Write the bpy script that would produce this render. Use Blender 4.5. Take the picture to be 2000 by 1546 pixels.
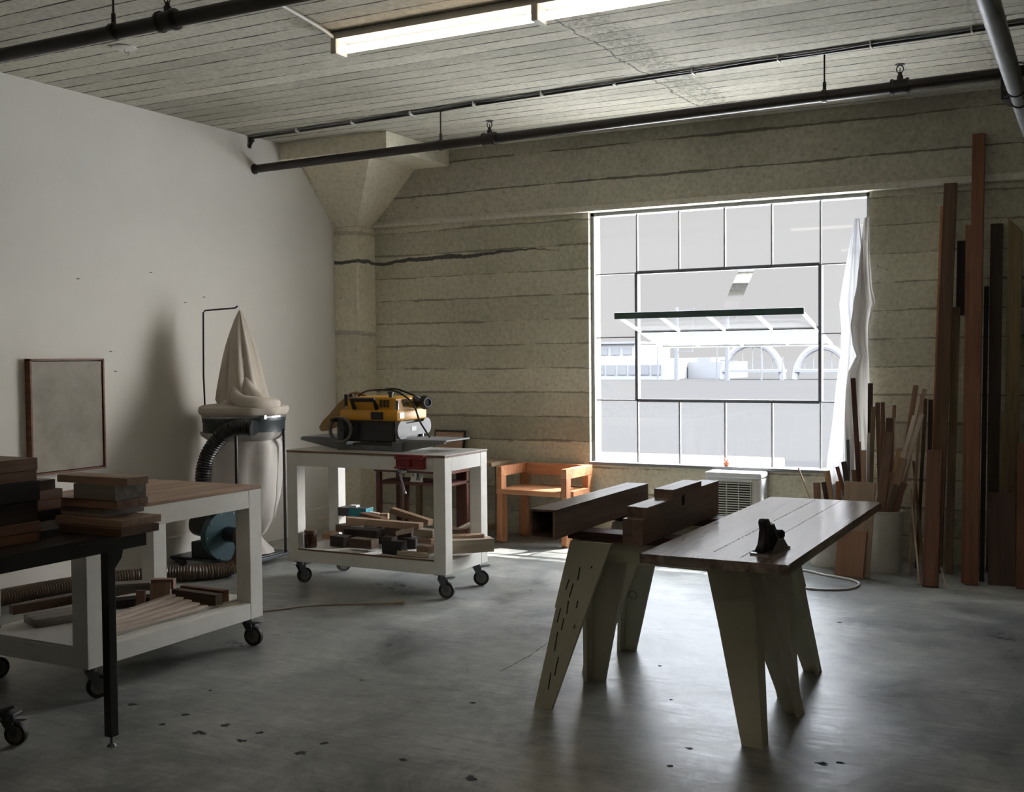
import bpy, bmesh, math, random
from mathutils import Vector, Matrix
random.seed(7)
R = math.radians
S = bpy.context.scene
for o in list(bpy.data.objects):
    bpy.data.objects.remove(o)
COL = S.collection

# ------------------------------------------------------------------ camera
cam = bpy.data.cameras.new('camera')
cam.sensor_width = 36.0
cam.lens = 39.31
cam.clip_end = 800
co = bpy.data.objects.new('camera', cam)
COL.objects.link(co)
rt = Vector((0.884915, 0.465657, -0.009428)); up = Vector((-0.007037, 0.033608, 0.999410)); fw = Vector((-0.465700, 0.884327, -0.033017))
M3 = Matrix((rt, up, -fw)).transposed()
co.matrix_world = Matrix.Translation((0, 0, 1.5)) @ M3.to_4x4()
S.camera = co

# ------------------------------------------------------------------ exposure, sky, sun
S.view_settings.view_transform = 'Standard'
S.view_settings.look = 'None'
S.view_settings.exposure = 0.0
S.view_settings.gamma = 1.0
S.view_settings.use_curve_mapping = False

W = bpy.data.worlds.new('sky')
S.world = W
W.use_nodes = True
nt = W.node_tree
nt.nodes.clear()
def wn(t, **k):
    n = nt.nodes.new(t)
    for a, b in k.items(): setattr(n, a, b)
    return n
tc = wn('ShaderNodeTexCoord')
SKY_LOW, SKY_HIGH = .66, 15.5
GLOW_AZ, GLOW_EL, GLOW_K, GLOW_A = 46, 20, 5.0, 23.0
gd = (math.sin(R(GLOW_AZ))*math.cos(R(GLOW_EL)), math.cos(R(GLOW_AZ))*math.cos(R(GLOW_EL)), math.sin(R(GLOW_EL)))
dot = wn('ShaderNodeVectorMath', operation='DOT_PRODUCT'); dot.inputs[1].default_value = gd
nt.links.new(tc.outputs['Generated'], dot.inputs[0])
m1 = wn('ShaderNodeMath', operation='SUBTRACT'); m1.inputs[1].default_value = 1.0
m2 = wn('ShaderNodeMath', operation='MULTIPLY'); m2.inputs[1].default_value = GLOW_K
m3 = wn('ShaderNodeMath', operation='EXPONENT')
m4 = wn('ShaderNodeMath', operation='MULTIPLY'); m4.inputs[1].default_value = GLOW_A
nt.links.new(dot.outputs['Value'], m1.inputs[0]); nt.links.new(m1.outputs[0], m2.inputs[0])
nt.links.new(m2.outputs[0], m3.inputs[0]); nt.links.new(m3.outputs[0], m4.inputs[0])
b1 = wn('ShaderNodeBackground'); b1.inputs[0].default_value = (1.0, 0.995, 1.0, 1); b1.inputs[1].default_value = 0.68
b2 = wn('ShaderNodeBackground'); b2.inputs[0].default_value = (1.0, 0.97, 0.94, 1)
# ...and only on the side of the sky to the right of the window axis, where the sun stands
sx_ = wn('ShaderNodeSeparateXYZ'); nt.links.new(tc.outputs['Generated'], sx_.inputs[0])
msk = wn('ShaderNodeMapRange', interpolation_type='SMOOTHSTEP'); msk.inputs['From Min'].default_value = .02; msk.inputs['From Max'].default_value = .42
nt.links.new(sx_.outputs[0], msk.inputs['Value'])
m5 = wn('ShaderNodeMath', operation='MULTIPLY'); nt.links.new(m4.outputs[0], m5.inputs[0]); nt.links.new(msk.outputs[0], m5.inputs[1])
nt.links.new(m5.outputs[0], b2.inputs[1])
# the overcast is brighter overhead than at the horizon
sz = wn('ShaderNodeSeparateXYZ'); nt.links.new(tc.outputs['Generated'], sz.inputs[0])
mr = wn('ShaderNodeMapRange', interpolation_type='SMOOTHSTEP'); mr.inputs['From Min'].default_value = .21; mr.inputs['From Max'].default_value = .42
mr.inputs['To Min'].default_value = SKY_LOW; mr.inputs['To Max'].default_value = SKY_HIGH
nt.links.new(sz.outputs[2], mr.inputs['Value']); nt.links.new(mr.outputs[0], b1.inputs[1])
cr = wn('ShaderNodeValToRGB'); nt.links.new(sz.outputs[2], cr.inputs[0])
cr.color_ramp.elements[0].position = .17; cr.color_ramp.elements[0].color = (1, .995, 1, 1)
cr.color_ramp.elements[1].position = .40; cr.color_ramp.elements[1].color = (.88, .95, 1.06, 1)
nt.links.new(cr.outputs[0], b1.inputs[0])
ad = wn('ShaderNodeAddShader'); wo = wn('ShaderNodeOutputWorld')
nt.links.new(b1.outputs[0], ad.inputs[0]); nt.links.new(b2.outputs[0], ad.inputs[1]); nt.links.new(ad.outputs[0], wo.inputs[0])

sl = bpy.data.lights.new('sun', 'SUN'); sl.energy = 18.0; sl.angle = R(0.6); sl.color = (1, 0.96, 0.92)
so = bpy.data.objects.new('sun', sl); COL.objects.link(so)
so.rotation_euler = Vector((0.30, 0.485, 1.0)).to_track_quat('Z', 'Y').to_euler()

# ------------------------------------------------------------------ helpers
def chain(parent):
    m = Matrix.Identity(4)
    while parent is not None:
        m = parent.matrix_basis @ m
        parent = parent.parent
    return m
def tag(o, label=None, cat=None, group=None, kind=None):
    if label: o['label'] = label
    if cat: o['category'] = cat
    if group: o['group'] = group
    if kind: o['kind'] = kind
    return o
def empty(name, loc=(0, 0, 0), rz=0, label=None, cat=None, group=None, kind=None):
    o = bpy.data.objects.new(name, None); COL.objects.link(o)
    o.location = loc; o.rotation_euler = (0, 0, rz); o.empty_display_size = .05
    o.matrix_basis = Matrix.Translation(loc) @ Matrix.Rotation(rz, 4, 'Z')
    return tag(o, label, cat, group, kind)
def axes(p0, p1, nrm=None):
    x = (Vector(p1)-Vector(p0)).normalized()
    n = Vector(nrm) if nrm else (Vector((0, 0, 1)) if abs(x.z) < .9 else Vector((0, -1, 0)))
    z = (n - x*n.dot(x)).normalized(); y = z.cross(x)
    return x, y, z
class MB:
    def __init__(s): s.b = bmesh.new()
    def box(s, x0, x1, y0, y1, z0, z1, bev=0.0, mat=None, taper=None):
        t = bmesh.new(); bmesh.ops.create_cube(t, size=1)
        for v in t.verts:
            top = v.co.z > 0
            sx = (x1-x0)*v.co.x; sy = (y1-y0)*v.co.y
            if taper and (top == (taper[0] == 'top')): sx *= taper[1]; sy *= taper[2]
            v.co = ((x0+x1)/2+sx, (y0+y1)/2+sy, (z0+z1)/2+(z1-z0)*v.co.z)
        if bev: bmesh.ops.bevel(t, geom=t.edges[:], offset=bev, segments=2, affect='EDGES', profile=.5)
        return s.add(t, mat)
    def add(s, t, mat=None):
        if mat is not None: t.transform(mat)
        me = bpy.data.meshes.new('t'); t.to_mesh(me); t.free(); s.b.from_mesh(me); bpy.data.meshes.remove(me)
        return s
    def bar(s, p0, p1, w, t, nrm=None, bev=0.0):
        x, y, z = axes(p0, p1, nrm); L = (Vector(p1)-Vector(p0)).length
        m = Matrix((x, y, z)).transposed().to_4x4(); m.translation = (Vector(p0)+Vector(p1))/2
        return s.box(-L/2, L/2, -w/2, w/2, -t/2, t/2, bev, m)
    def cyl(s, p0, p1, r0, r1=None, n=20, caps=True):
        r1 = r0 if r1 is None else r1
        x, y, z = axes(p0, p1); L = (Vector(p1)-Vector(p0)).length
        t = bmesh.new(); bmesh.ops.create_cone(t, cap_ends=caps, segments=n, radius1=r0, radius2=r1, depth=L)
        m = Matrix((y, z, x)).transposed().to_4x4(); m.translation = (Vector(p0)+Vector(p1))/2
        return s.add(t, m)
    def lathe(s, prof, c=(0, 0, 0), axis=(0, 0, 1), n=28, fn=None):
        ax = Vector(axis).normalized(); a, b, _ = axes((0, 0, 0), ax)[1], axes((0, 0, 0), ax)[2], 0
        t = bmesh.new(); rings = []
        for k, (r, h) in enumerate(prof):
            ring = []
            for i in range(n):
                th = 2*math.pi*i/n
                rr = max(r, 1e-4)*(fn(th, h) if fn else 1)
                ring.append(t.verts.new(Vector(c)+ax*h+(a*math.cos(th)+b*math.sin(th))*rr))
            rings.append(ring)
        for r0, r1 in zip(rings, rings[1:]):
            for i in range(n): t.faces.new((r0[i], r0[(i+1) % n], r1[(i+1) % n], r1[i]))
        bmesh.ops.recalc_face_normals(t, faces=t.faces)
        return s.add(t)
    def prism(s, pts, d0, d1, plane='XZ', bev=0.0):
        # pts 2-D outline; XZ extrudes along Y, YZ along X, XY along Z
        t = bmesh.new()
        def P(a, b, d):
            return {'XZ': (a, d, b), 'YZ': (d, a, b), 'XY': (a, b, d)}[plane]
        A = [t.verts.new(P(a, b, d0)) for a, b in pts]; B = [t.verts.new(P(a, b, d1)) for a, b in pts]
        t.faces.new(A); t.faces.new(B[::-1]); n = len(pts)
        for i in range(n): t.faces.new((A[i], B[i], B[(i+1) % n], A[(i+1) % n]))
        bmesh.ops.recalc_face_normals(t, faces=t.faces)
        if bev: bmesh.ops.bevel(t, geom=t.edges[:], offset=bev, segments=2, affect='EDGES', profile=.5)
        return s.add(t)
    def tube(s, pts, r, n=12, ribs=None, smooth=6):
        P = [Vector(p) for p in pts]
        if smooth and len(P) > 2:
            Q = []
            for i in range(len(P)-1):
                a = P[max(i-1, 0)]; b = P[i]; c = P[i+1]; d = P[min(i+2, len(P)-1)]
                for k in range(smooth):
                    u = k/smooth
                    Q.append(.5*((2*b)+(c-a)*u+(2*a-5*b+4*c-d)*u*u+(3*b-a-3*c+d)*u**3))
            Q.append(P[-1]); P = Q
        if ribs:   # resample finely and modulate the radius
            Ls = [0]
            for a, b in zip(P, P[1:]): Ls.append(Ls[-1]+(b-a).length)
            N = int(Ls[-1]/(ribs[0]/4)); Q = []
            j = 0
            for k in range(N+1):
                l = Ls[-1]*k/N
                while j < len(P)-2 and Ls[j+1] < l: j += 1
                Q.append(P[j].lerp(P[j+1], (l-Ls[j])/max(Ls[j+1]-Ls[j], 1e-6)))
            P = Q
        t = bmesh.new(); rings = []; z = None
        for i, p in enumerate(P):
            d = (P[min(i+1, len(P)-1)]-P[max(i-1, 0)]).normalized()
            if z is None: z = d.orthogonal().normalized()
            z = (z-d*z.dot(d)).normalized(); y = z.cross(d)
            rr = r(i/(len(P)-1)) if callable(r) else r
            if ribs: rr += ribs[1]*(1, .35, -1, .35)[i % 4]
            rings.append([t.verts.new(p+(y*math.cos(2*math.pi*k/n)+z*math.sin(2*math.pi*k/n))*rr) for k in range(n)])
        for r0, r1 in zip(rings, rings[1:]):
            for k in range(n): t.faces.new((r0[k], r0[(k+1) % n], r1[(k+1) % n], r1[k]))
        t.faces.new(rings[0]); t.faces.new(rings[-1][::-1])
        bmesh.ops.recalc_face_normals(t, faces=t.faces)
        return s.add(t)
    def build(s, name, mat, parent=None, world=True, smooth=False, label=None, cat=None, group=None, kind=None):
        me = bpy.data.meshes.new(name)
        if parent is not None and world: s.b.transform(chain(parent).inverted())
        s.b.to_mesh(me); s.b.free(); me.materials.append(mat)
        if smooth:
            me.polygons.foreach_set('use_smooth', [True]*len(me.polygons))
            try: me.set_sharp_from_angle(angle=R(38))
            except Exception: pass
        o = bpy.data.objects.new(name, me); COL.objects.link(o); o.parent = parent
        return tag(o, label, cat, group, kind)
def copy_tree(o, parent=None):
    c = o.copy(); COL.objects.link(c)
    if parent is not None: c.parent = parent
    for ch in [k for k in bpy.data.objects if k.parent == o and k != c]: copy_tree(ch, c)
    return c

# ------------------------------------------------------------------ materials
MATS = {}
def newmat(name):
    m = bpy.data.materials.new(name); m.use_nodes = True
    nt = m.node_tree; b = nt.nodes['Principled BSDF']
    return m, nt, b
def nd(nt, t, ins=None, **k):
    n = nt.nodes.new(t)
    for a, v in k.items(): setattr(n, a, v)
    for a, v in (ins or {}).items():
        if hasattr(v, 'is_linked') or hasattr(v, 'links'): nt.links.new(v, n.inputs[a])
        else: n.inputs[a].default_value = v
    return n
def c4(c): return (c[0], c[1], c[2], 1)
def ramp(nt, fac, stops):
    n = nt.nodes.new('ShaderNodeValToRGB'); e = n.color_ramp.elements
    while len(e) > len(stops): e.remove(e[-1])
    while len(e) < len(stops): e.new(1)
    for x, (p, c) in zip(e, stops): x.position = p; x.color = c4(c) if len(c) == 3 else c
    nt.links.new(fac, n.inputs[0]); return n.outputs[0]
def mix(nt, f, a, b, mode='MIX'):
    n = nt.nodes.new('ShaderNodeMix'); n.data_type = 'RGBA'; n.blend_type = mode
    for s, v in ((0, f), (6, a), (7, b)):
        if hasattr(v, 'links'): nt.links.new(v, n.inputs[s])
        else: n.inputs[s].default_value = v if s == 0 else c4(v)
    return n.outputs[2]
def math_(nt, op, a, b=None, clamp=False):
    n = nt.nodes.new('ShaderNodeMath'); n.operation = op; n.use_clamp = clamp
    for i, v in enumerate((a, b)):
        if v is None: continue
        if hasattr(v, 'links'): nt.links.new(v, n.inputs[i])
        else: n.inputs[i].default_value = v
    return n.outputs[0]
def plain(name, c, rough=.5, metal=0.0, spec=.5, var=.12, scale=8, bump=0.0):
    m, nt, b = newmat(name)
    tc = nd(nt, 'ShaderNodeTexCoord')
    n = nd(nt, 'ShaderNodeTexNoise', {'Vector': tc.outputs['Object'], 'Scale': scale, 'Detail': 6.0, 'Roughness': .6})
    k = [max(0, x*(1-var)) for x in c]; l = [min(1, x*(1+var)) for x in c]
    nt.links.new(ramp(nt, n.outputs['Fac'], [(.3, k), (.7, l)]), b.inputs['Base Color'])
    b.inputs['Roughness'].default_value = rough; b.inputs['Metallic'].default_value = metal
    b.inputs['Specular IOR Level'].default_value = spec
    if bump:
        bp = nd(nt, 'ShaderNodeBump', {'Height': n.outputs['Fac'], 'Strength': bump, 'Distance': .01})
        nt.links.new(bp.outputs[0], b.inputs['Normal'])
    MATS[name] = m; return m
def wood(name, dark, light, rough=.55, axis=0, scale=1.0, spec=.4, coord='Object', coat=0.0):
    m, nt, b = newmat(name)
    tc = nd(nt, 'ShaderNodeTexCoord'); sc = [22*scale]*3; sc[axis] = 1.6*scale
    oi = nd(nt, 'ShaderNodeObjectInfo')
    off = nd(nt, 'ShaderNodeVectorMath', {0: tc.outputs[coord]}, operation='ADD')
    cb = nd(nt, 'ShaderNodeCombineXYZ', {'X': math_(nt, 'MULTIPLY', oi.outputs['Random'], 37.0), 'Y': math_(nt, 'MULTIPLY', oi.outputs['Random'], 11.0), 'Z': math_(nt, 'MULTIPLY', oi.outputs['Random'], 23.0)})
    nt.links.new(cb.outputs[0], off.inputs[1])
    mp = nd(nt, 'ShaderNodeMapping', {'Vector': off.outputs[0], 'Scale': sc})
    n1 = nd(nt, 'ShaderNodeTexNoise', {'Vector': mp.outputs[0], 'Scale': 1.0, 'Detail': 5.0, 'Roughness': .6, 'Distortion': .8})
    mp2 = nd(nt, 'ShaderNodeMapping', {'Vector': off.outputs[0], 'Scale': [x*6 for x in sc]})
    n2 = nd(nt, 'ShaderNodeTexNoise', {'Vector': mp2.outputs[0], 'Scale': 1.0, 'Detail': 4.0})
    f = math_(nt, 'ADD', math_(nt, 'MULTIPLY', n1.outputs['Fac'], .75), math_(nt, 'MULTIPLY', n2.outputs['Fac'], .25))
    mid = [(a+c)/2 for a, c in zip(dark, light)]
    base = ramp(nt, f, [(.36, dark), (.5, mid), (.64, light)])
    val = math_(nt, 'ADD', math_(nt, 'MULTIPLY', oi.outputs['Random'], .35), .82)
    hs = nd(nt, 'ShaderNodeHueSaturation', {'Value': val, 'Color': base})
    nt.links.new(hs.outputs[0], b.inputs['Base Color'])
    b.inputs['Roughness'].default_value = rough; b.inputs['Specular IOR Level'].default_value = spec
    bp = nd(nt, 'ShaderNodeBump', {'Height': f, 'Strength': .25 if not coat else .08, 'Distance': .004})
    nt.links.new(bp.outputs[0], b.inputs['Normal'])
    b.inputs['Coat Weight'].default_value = coat; b.inputs['Coat Roughness'].default_value = .26; b.inputs['Coat IOR'].default_value = 1.6
    MATS[name] = m; return m
def board_concrete(name, c0, c1, axis, pitch, groove=.55, stain=False, spots=.5, wobble=.12, lw=.17, base_t=.475, seam=None):
    # concrete cast against boards: grooves every `pitch` along `axis`
    m, nt, b = newmat(name)
    tc = nd(nt, 'ShaderNodeTexCoord'); sp = nd(nt, 'ShaderNodeSeparateXYZ', {0: tc.outputs['Object']})
    v = sp.outputs[axis]
    wob = nd(nt, 'ShaderNodeTexNoise', {'Vector': tc.outputs['Object'], 'Scale': .9, 'Detail': 2.0})
    vv = math_(nt, 'ADD', math_(nt, 'DIVIDE', v, pitch), math_(nt, 'MULTIPLY', wob.outputs['Fac'], wobble))
    cell = math_(nt, 'FLOOR', vv); fr = math_(nt, 'FRACT', vv)
    dist = math_(nt, 'ABSOLUTE', math_(nt, 'SUBTRACT', fr, .5))          # .5 at the joint
    msc = [1.1, 1.1, 1.1]; msc[axis] = 9
    mp = nd(nt, 'ShaderNodeMapping', {'Vector': tc.outputs['Object'], 'Scale': msc})
    rag = nd(nt, 'ShaderNodeTexNoise', {'Vector': mp.outputs[0], 'Scale': 2.2, 'Detail': 8.0, 'Roughness': .75})
    thick = math_(nt, 'ADD', base_t, math_(nt, 'MULTIPLY', math_(nt, 'SUBTRACT', .5, rag.outputs['Fac']), lw))
    line = math_(nt, 'GREATER_THAN', dist, thick)
    # per board tone
    wnz = nd(nt, 'ShaderNodeTexWhiteNoise', {'W': cell}, noise_dimensions='1D')
    fine = nd(nt, 'ShaderNodeTexNoise', {'Vector': tc.outputs['Object'], 'Scale': 26.0, 'Detail': 7.0, 'Roughness': .7})
    big = nd(nt, 'ShaderNodeTexNoise', {'Vector': tc.outputs['Object'], 'Scale': .8, 'Detail': 4.0})
    f = math_(nt, 'ADD', math_(nt, 'MULTIPLY', wnz.outputs['Value'], .22), math_(nt, 'MULTIPLY', fine.outputs['Fac'], .5))
    f = math_(nt, 'ADD', f, math_(nt, 'MULTIPLY', big.outputs['Fac'], .6))
    base = ramp(nt, f, [(.48, c0), (.82, c1)])
    mot = nd(nt, 'ShaderNodeTexNoise', {'Vector': tc.outputs['Object'], 'Scale': 30.0, 'Detail': 8.0, 'Roughness': .8})
    base = mix(nt, ramp(nt, mot.outputs['Fac'], [(.36, (.45, .45, .45)), (.50, (0, 0, 0))]), base, [x*.6 for x in c0])
    sm = nd(nt, 'ShaderNodeTexNoise', {'Vector': mp.outputs[0], 'Scale': 5.0, 'Detail': 9.0, 'Roughness': .85})
    base = mix(nt, ramp(nt, sm.outputs['Fac'], [(.57, (0, 0, 0)), (.70, (.6, .6, .6))]), base, [x*.45 for x in c0])
    # pits
    pt = nd(nt, 'ShaderNodeTexVoronoi', {'Vector': tc.outputs['Object'], 'Scale': 16.0, 'Randomness': 1.0})
    pn = nd(nt, 'ShaderNodeTexNoise', {'Vector': tc.outputs['Object'], 'Scale': 3.0, 'Detail': 3.0})
    pit = math_(nt, 'LESS_THAN', pt.outputs['Distance'], math_(nt, 'MULTIPLY', math_(nt, 'SUBTRACT', pn.outputs['Fac'], .48), spots))
    dk = [x*.20 for x in c0]
    col = mix(nt, math_(nt, 'MULTIPLY', pit, .8), base, dk)
    col = mix(nt, math_(nt, 'MULTIPLY', line, groove), col, dk)
    if seam:
        jn = nd(nt, 'ShaderNodeTexNoise', {'Vector': tc.outputs['Object'], 'Scale': 3.0, 'Detail': 7.0, 'Roughness': .7})
        xx = math_(nt, 'SUBTRACT', sp.outputs[0], math_(nt, 'MULTIPLY', math_(nt, 'SUBTRACT', jn.outputs['Fac'], .5), .16))
        for x_, w_, k_ in seam:
            d_ = math_(nt, 'ABSOLUTE', math_(nt, 'SUBTRACT', xx, x_))
            col = mix(nt, math_(nt, 'MULTIPLY', math_(nt, 'LESS_THAN', d_, w_), k_), col, dk)
        # honeycombed strip of rough concrete beside the first seam
        hc = nd(nt, 'ShaderNodeTexNoise', {'Vector': tc.outputs['Object'], 'Scale': 38.0, 'Detail': 6.0, 'Roughness': .8})
        bd = nd(nt, 'ShaderNodeMapRange', {'Value': math_(nt, 'ABSOLUTE', math_(nt, 'SUBTRACT', xx, seam[0][0]+.16)), 'From Min': .08, 'From Max': .2, 'To Min': .50, 'To Max': .36})
        col = mix(nt, math_(nt, 'MULTIPLY', math_(nt, 'LESS_THAN', hc.outputs['Fac'], bd.outputs[0]), .5), col, dk)
    if stain:
        wb = nd(nt, 'ShaderNodeTexNoise', {'Vector': tc.outputs['Object'], 'Scale': 2.3, 'Detail': 6.0, 'Roughness': .6})
        zz = math_(nt, 'ADD', sp.outputs[2], math_(nt, 'MULTIPLY', math_(nt, 'SUBTRACT', wb.outputs['Fac'], .5), .12))
        # the old painted line climbs a little to the right and fades out
        zz = math_(nt, 'SUBTRACT', zz, math_(nt, 'MULTIPLY', math_(nt, 'ADD', sp.outputs[0], 5.8), .015))
        d = math_(nt, 'ABSOLUTE', math_(nt, 'SUBTRACT', zz, 2.385))
        w_ = nd(nt, 'ShaderNodeMapRange', {'Value': sp.outputs[0], 'From Min': -4.9, 'From Max': -3.7, 'To Min': .016, 'To Max': -.004})
        st = math_(nt, 'LESS_THAN', d, w_.outputs[0])
        col = mix(nt, math_(nt, 'MULTIPLY', st, .85), col, (.030, .036, .040))
    nt.links.new(col, b.inputs['Base Color'])
    b.inputs['Roughness'].default_value = .85; b.inputs['Specular IOR Level'].default_value = .25
    h = math_(nt, 'SUBTRACT', math_(nt, 'MULTIPLY', fine.outputs['Fac'], .25), math_(nt, 'ADD', math_(nt, 'MULTIPLY', line, .8), math_(nt, 'MULTIPLY', pit, .6)))
    h = math_(nt, 'ADD', h, math_(nt, 'MULTIPLY', wnz.outputs['Value'], .5))
    bp = nd(nt, 'ShaderNodeBump', {'Height': h, 'Strength': .7, 'Distance': .012})
    nt.links.new(bp.outputs[0], b.inputs['Normal'])
    MATS[name] = m; return m
def floor_mat():
    m, nt, b = newmat('polished_concrete')
    tc = nd(nt, 'ShaderNodeTexCoord'); v = tc.outputs['Object']
    n1 = nd(nt, 'ShaderNodeTexNoise', {'Vector': v, 'Scale': .9, 'Detail': 8.0, 'Roughness': .65})
    n2 = nd(nt, 'ShaderNodeTexNoise', {'Vector': v, 'Scale': 12.0, 'Detail': 8.0, 'Roughness': .75})
    mp = nd(nt, 'ShaderNodeMapping', {'Vector': v, 'Scale': (2.5, 26, 1), 'Rotation': (0, 0, .5)})
    n3 = nd(nt, 'ShaderNodeTexNoise', {'Vector': mp.outputs[0], 'Scale': 1.5, 'Detail': 8.0, 'Roughness': .7})
    f = math_(nt, 'ADD', math_(nt, 'MULTIPLY', n1.outputs['Fac'], .5), math_(nt, 'ADD', math_(nt, 'MULTIPLY', n2.outputs['Fac'], .25), math_(nt, 'MULTIPLY', n3.outputs['Fac'], .25)))
    col = ramp(nt, f, [(.38, (.13, .138, .138)), (.49, (.28, .29, .28)), (.60, (.50, .50, .47))])
    bl = nd(nt, 'ShaderNodeTexNoise', {'Vector': v, 'Scale': 1.7, 'Detail': 9.0, 'Roughness': .72, 'Distortion': .6})
    col = mix(nt, 1.0, col, ramp(nt, bl.outputs['Fac'], [(.36, (.42, .45, .46)), (.5, (.85, .85, .84)), (.62, (1.0, 1.0, .97))]), 'MULTIPLY')
    nt.links.new(col, b.inputs['Base Color'])
    ro = nd(nt, 'ShaderNodeMapRange', {'Value': f, 'From Min': .40, 'From Max': .60, 'To Min': .27, 'To Max': .46})
    nt.links.new(ro.outputs[0], b.inputs['Roughness'])
    b.inputs['Specular IOR Level'].default_value = .5
    h = math_(nt, 'MULTIPLY', n3.outputs['Fac'], .5)
    bp = nd(nt, 'ShaderNodeBump', {'Height': h, 'Strength': .12, 'Distance': .01})
    nt.links.new(bp.outputs[0], b.inputs['Normal'])
    MATS['floor'] = m; return m
def paint_wood(name, c, rough=.5, wear=.5):
    m, nt, b = newmat(name)
    tc = nd(nt, 'ShaderNodeTexCoord')
    n = nd(nt, 'ShaderNodeTexNoise', {'Vector': tc.outputs['Object'], 'Scale': 6.0, 'Detail': 8.0, 'Roughness': .7})
    vo = nd(nt, 'ShaderNodeTexVoronoi', {'Vector': tc.outputs['Object'], 'Scale': 13.0})
    spot = math_(nt, 'LESS_THAN', vo.outputs['Distance'], math_(nt, 'MULTIPLY', math_(nt, 'SUBTRACT', n.outputs['Fac'], .5), .45*wear))
    col = ramp(nt, n.outputs['Fac'], [(.3, [x*.86 for x in c]), (.65, c)])
    col = mix(nt, math_(nt, 'MULTIPLY', spot, .75), col, (.10, .07, .045))
    nt.links.new(col, b.inputs['Base Color']); b.inputs['Roughness'].default_value = rough
    bp = nd(nt, 'ShaderNodeBump', {'Height': n.outputs['Fac'], 'Strength': .15, 'Distance': .004})
    nt.links.new(bp.outputs[0], b.inputs['Normal'])
    MATS[name] = m; return m
def emit(name, c, s):
    m, nt, b = newmat(name)
    b.inputs['Base Color'].default_value = c4((.8, .8, .8)); b.inputs['Emission Color'].default_value = c4(c); b.inputs['Emission Strength'].default_value = s
    MATS[name] = m; return m
def glass(name, tint=(.93, .95, .95), film=0.0, fc=(.8, .8, .8), shiny=True):
    m, nt, b = newmat(name)
    tr = nd(nt, 'ShaderNodeBsdfTransparent', {0: c4(tint)}); gl = nd(nt, 'ShaderNodeBsdfGlossy', {'Roughness': .02})
    fr = nd(nt, 'ShaderNodeFresnel', {'IOR': 1.45})
    mx = nd(nt, 'ShaderNodeMixShader', {0: fr.outputs[0], 1: tr.outputs[0], 2: gl.outputs[0]})
    out = mx.outputs[0]
    if not shiny: mx = tr; out = tr.outputs[0]
    if film:
        df = nd(nt, 'ShaderNodeBsdfTranslucent', {0: c4(fc)}); d2 = nd(nt, 'ShaderNodeBsdfDiffuse', {0: c4(fc)})
        m0 = nd(nt, 'ShaderNodeMixShader', {0: .5, 1: df.outputs[0], 2: d2.outputs[0]})
        m1_ = nd(nt, 'ShaderNodeMixShader', {0: film, 1: mx.outputs[0], 2: m0.outputs[0]}); out = m1_.outputs[0]
    nt.links.new(out, nt.nodes['Material Output'].inputs[0]); MATS[name] = m; return m
def cloth(name, c, trans=.35, rough=.8):
    m, nt, b = newmat(name)
    tc = nd(nt, 'ShaderNodeTexCoord')
    n = nd(nt, 'ShaderNodeTexNoise', {'Vector': tc.outputs['Object'], 'Scale': 5.0, 'Detail': 6.0})
    col = ramp(nt, n.outputs['Fac'], [(.3, [x*.88 for x in c]), (.7, c)])
    d = nd(nt, 'ShaderNodeBsdfDiffuse', {0: col}); t = nd(nt, 'ShaderNodeBsdfTranslucent', {0: col})
    fine = nd(nt, 'ShaderNodeTexNoise', {'Vector': tc.outputs['Object'], 'Scale': 9.0, 'Detail': 5.0})
    bp = nd(nt, 'ShaderNodeBump', {'Height': fine.outputs['Fac'], 'Strength': .3, 'Distance': .02})
    nt.links.new(bp.outputs[0], d.inputs['Normal'])
    mx = nd(nt, 'ShaderNodeMixShader', {0: trans, 1: d.outputs[0], 2: t.outputs[0]})
    nt.links.new(mx.outputs[0], nt.nodes['Material Output'].inputs[0]); MATS[name] = m; return m

floor_mat()
SEAM = [(-2.62, .006, .8), (-.62, .010, .25)]
board_concrete('ceiling_concrete', (.35, .335, .275), (.64, .61, .51), 1, .155, groove=1.0, spots=.45, wobble=.05, lw=.30, base_t=.466, seam=SEAM)
board_concrete('wall_concrete', (.37, .355, .27), (.72, .685, .535), 2, .205, groove=.55, stain=True, spots=.5, wobble=.16, lw=.34)
board_concrete('beam_concrete', (.30, .29, .23), (.60, .57, .46), 2, .27, groove=.7, spots=.6, lw=.22)
board_concrete('lip_concrete', (.45, .43, .36), (.70, .67, .58), 2, .9, groove=.1, spots=.35)
board_concrete('column_concrete', (.58, .55, .43), (.84, .79, .63), 2, .9, groove=.35, stain=True, spots=.45)
plain('plaster', (.70, .67, .615), .8, var=.03, scale=2.0, bump=.04, spec=.2)
plain('plaster_dark', (.30, .30, .28), .8, var=.05, scale=2.0, spec=.2)
plain('muntin_grey', (.34, .345, .355), .6)
plain('sash_white', (.20, .205, .21), .5, var=.15, scale=14)
plain('sash_grey', (.13, .135, .15), .5, var=.2, scale=14)
plain('sash_green', (.045, .085, .08), .5, var=.2)
paint_wood('white_paint', (.76, .75, .70), .5, .8)
paint_wood('saw_paint', (.50, .485, .37), .55, .55)
plain('black_paint', (.012, .012, .012), .35, var=.3)
plain('black_pipe', (.022, .018, .016), .4, metal=.2, var=.3)
plain('grey_pipe', (.20, .205, .21), .45, metal=.3, var=.2)
plain('white_pipe', (.55, .54, .50), .5, var=.1)
plain('steel', (.40, .41, .42), .35, metal=1, var=.1)
plain('dark_steel', (.12, .13, .14), .4, metal=.8, var=.2)
plain('cast_grey', (.16, .17, .18), .45, metal=.4, var=.15)
plain('light_grey', (.17, .18, .185), .55, metal=.0, var=.08)
plain('yellow_plastic', (.62, .30, .02), .4, var=.08)
plain('black_plastic', (.015, .015, .016), .35, var=.2)
plain('charcoal_plastic', (.05, .052, .055), .45, var=.15)
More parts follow.
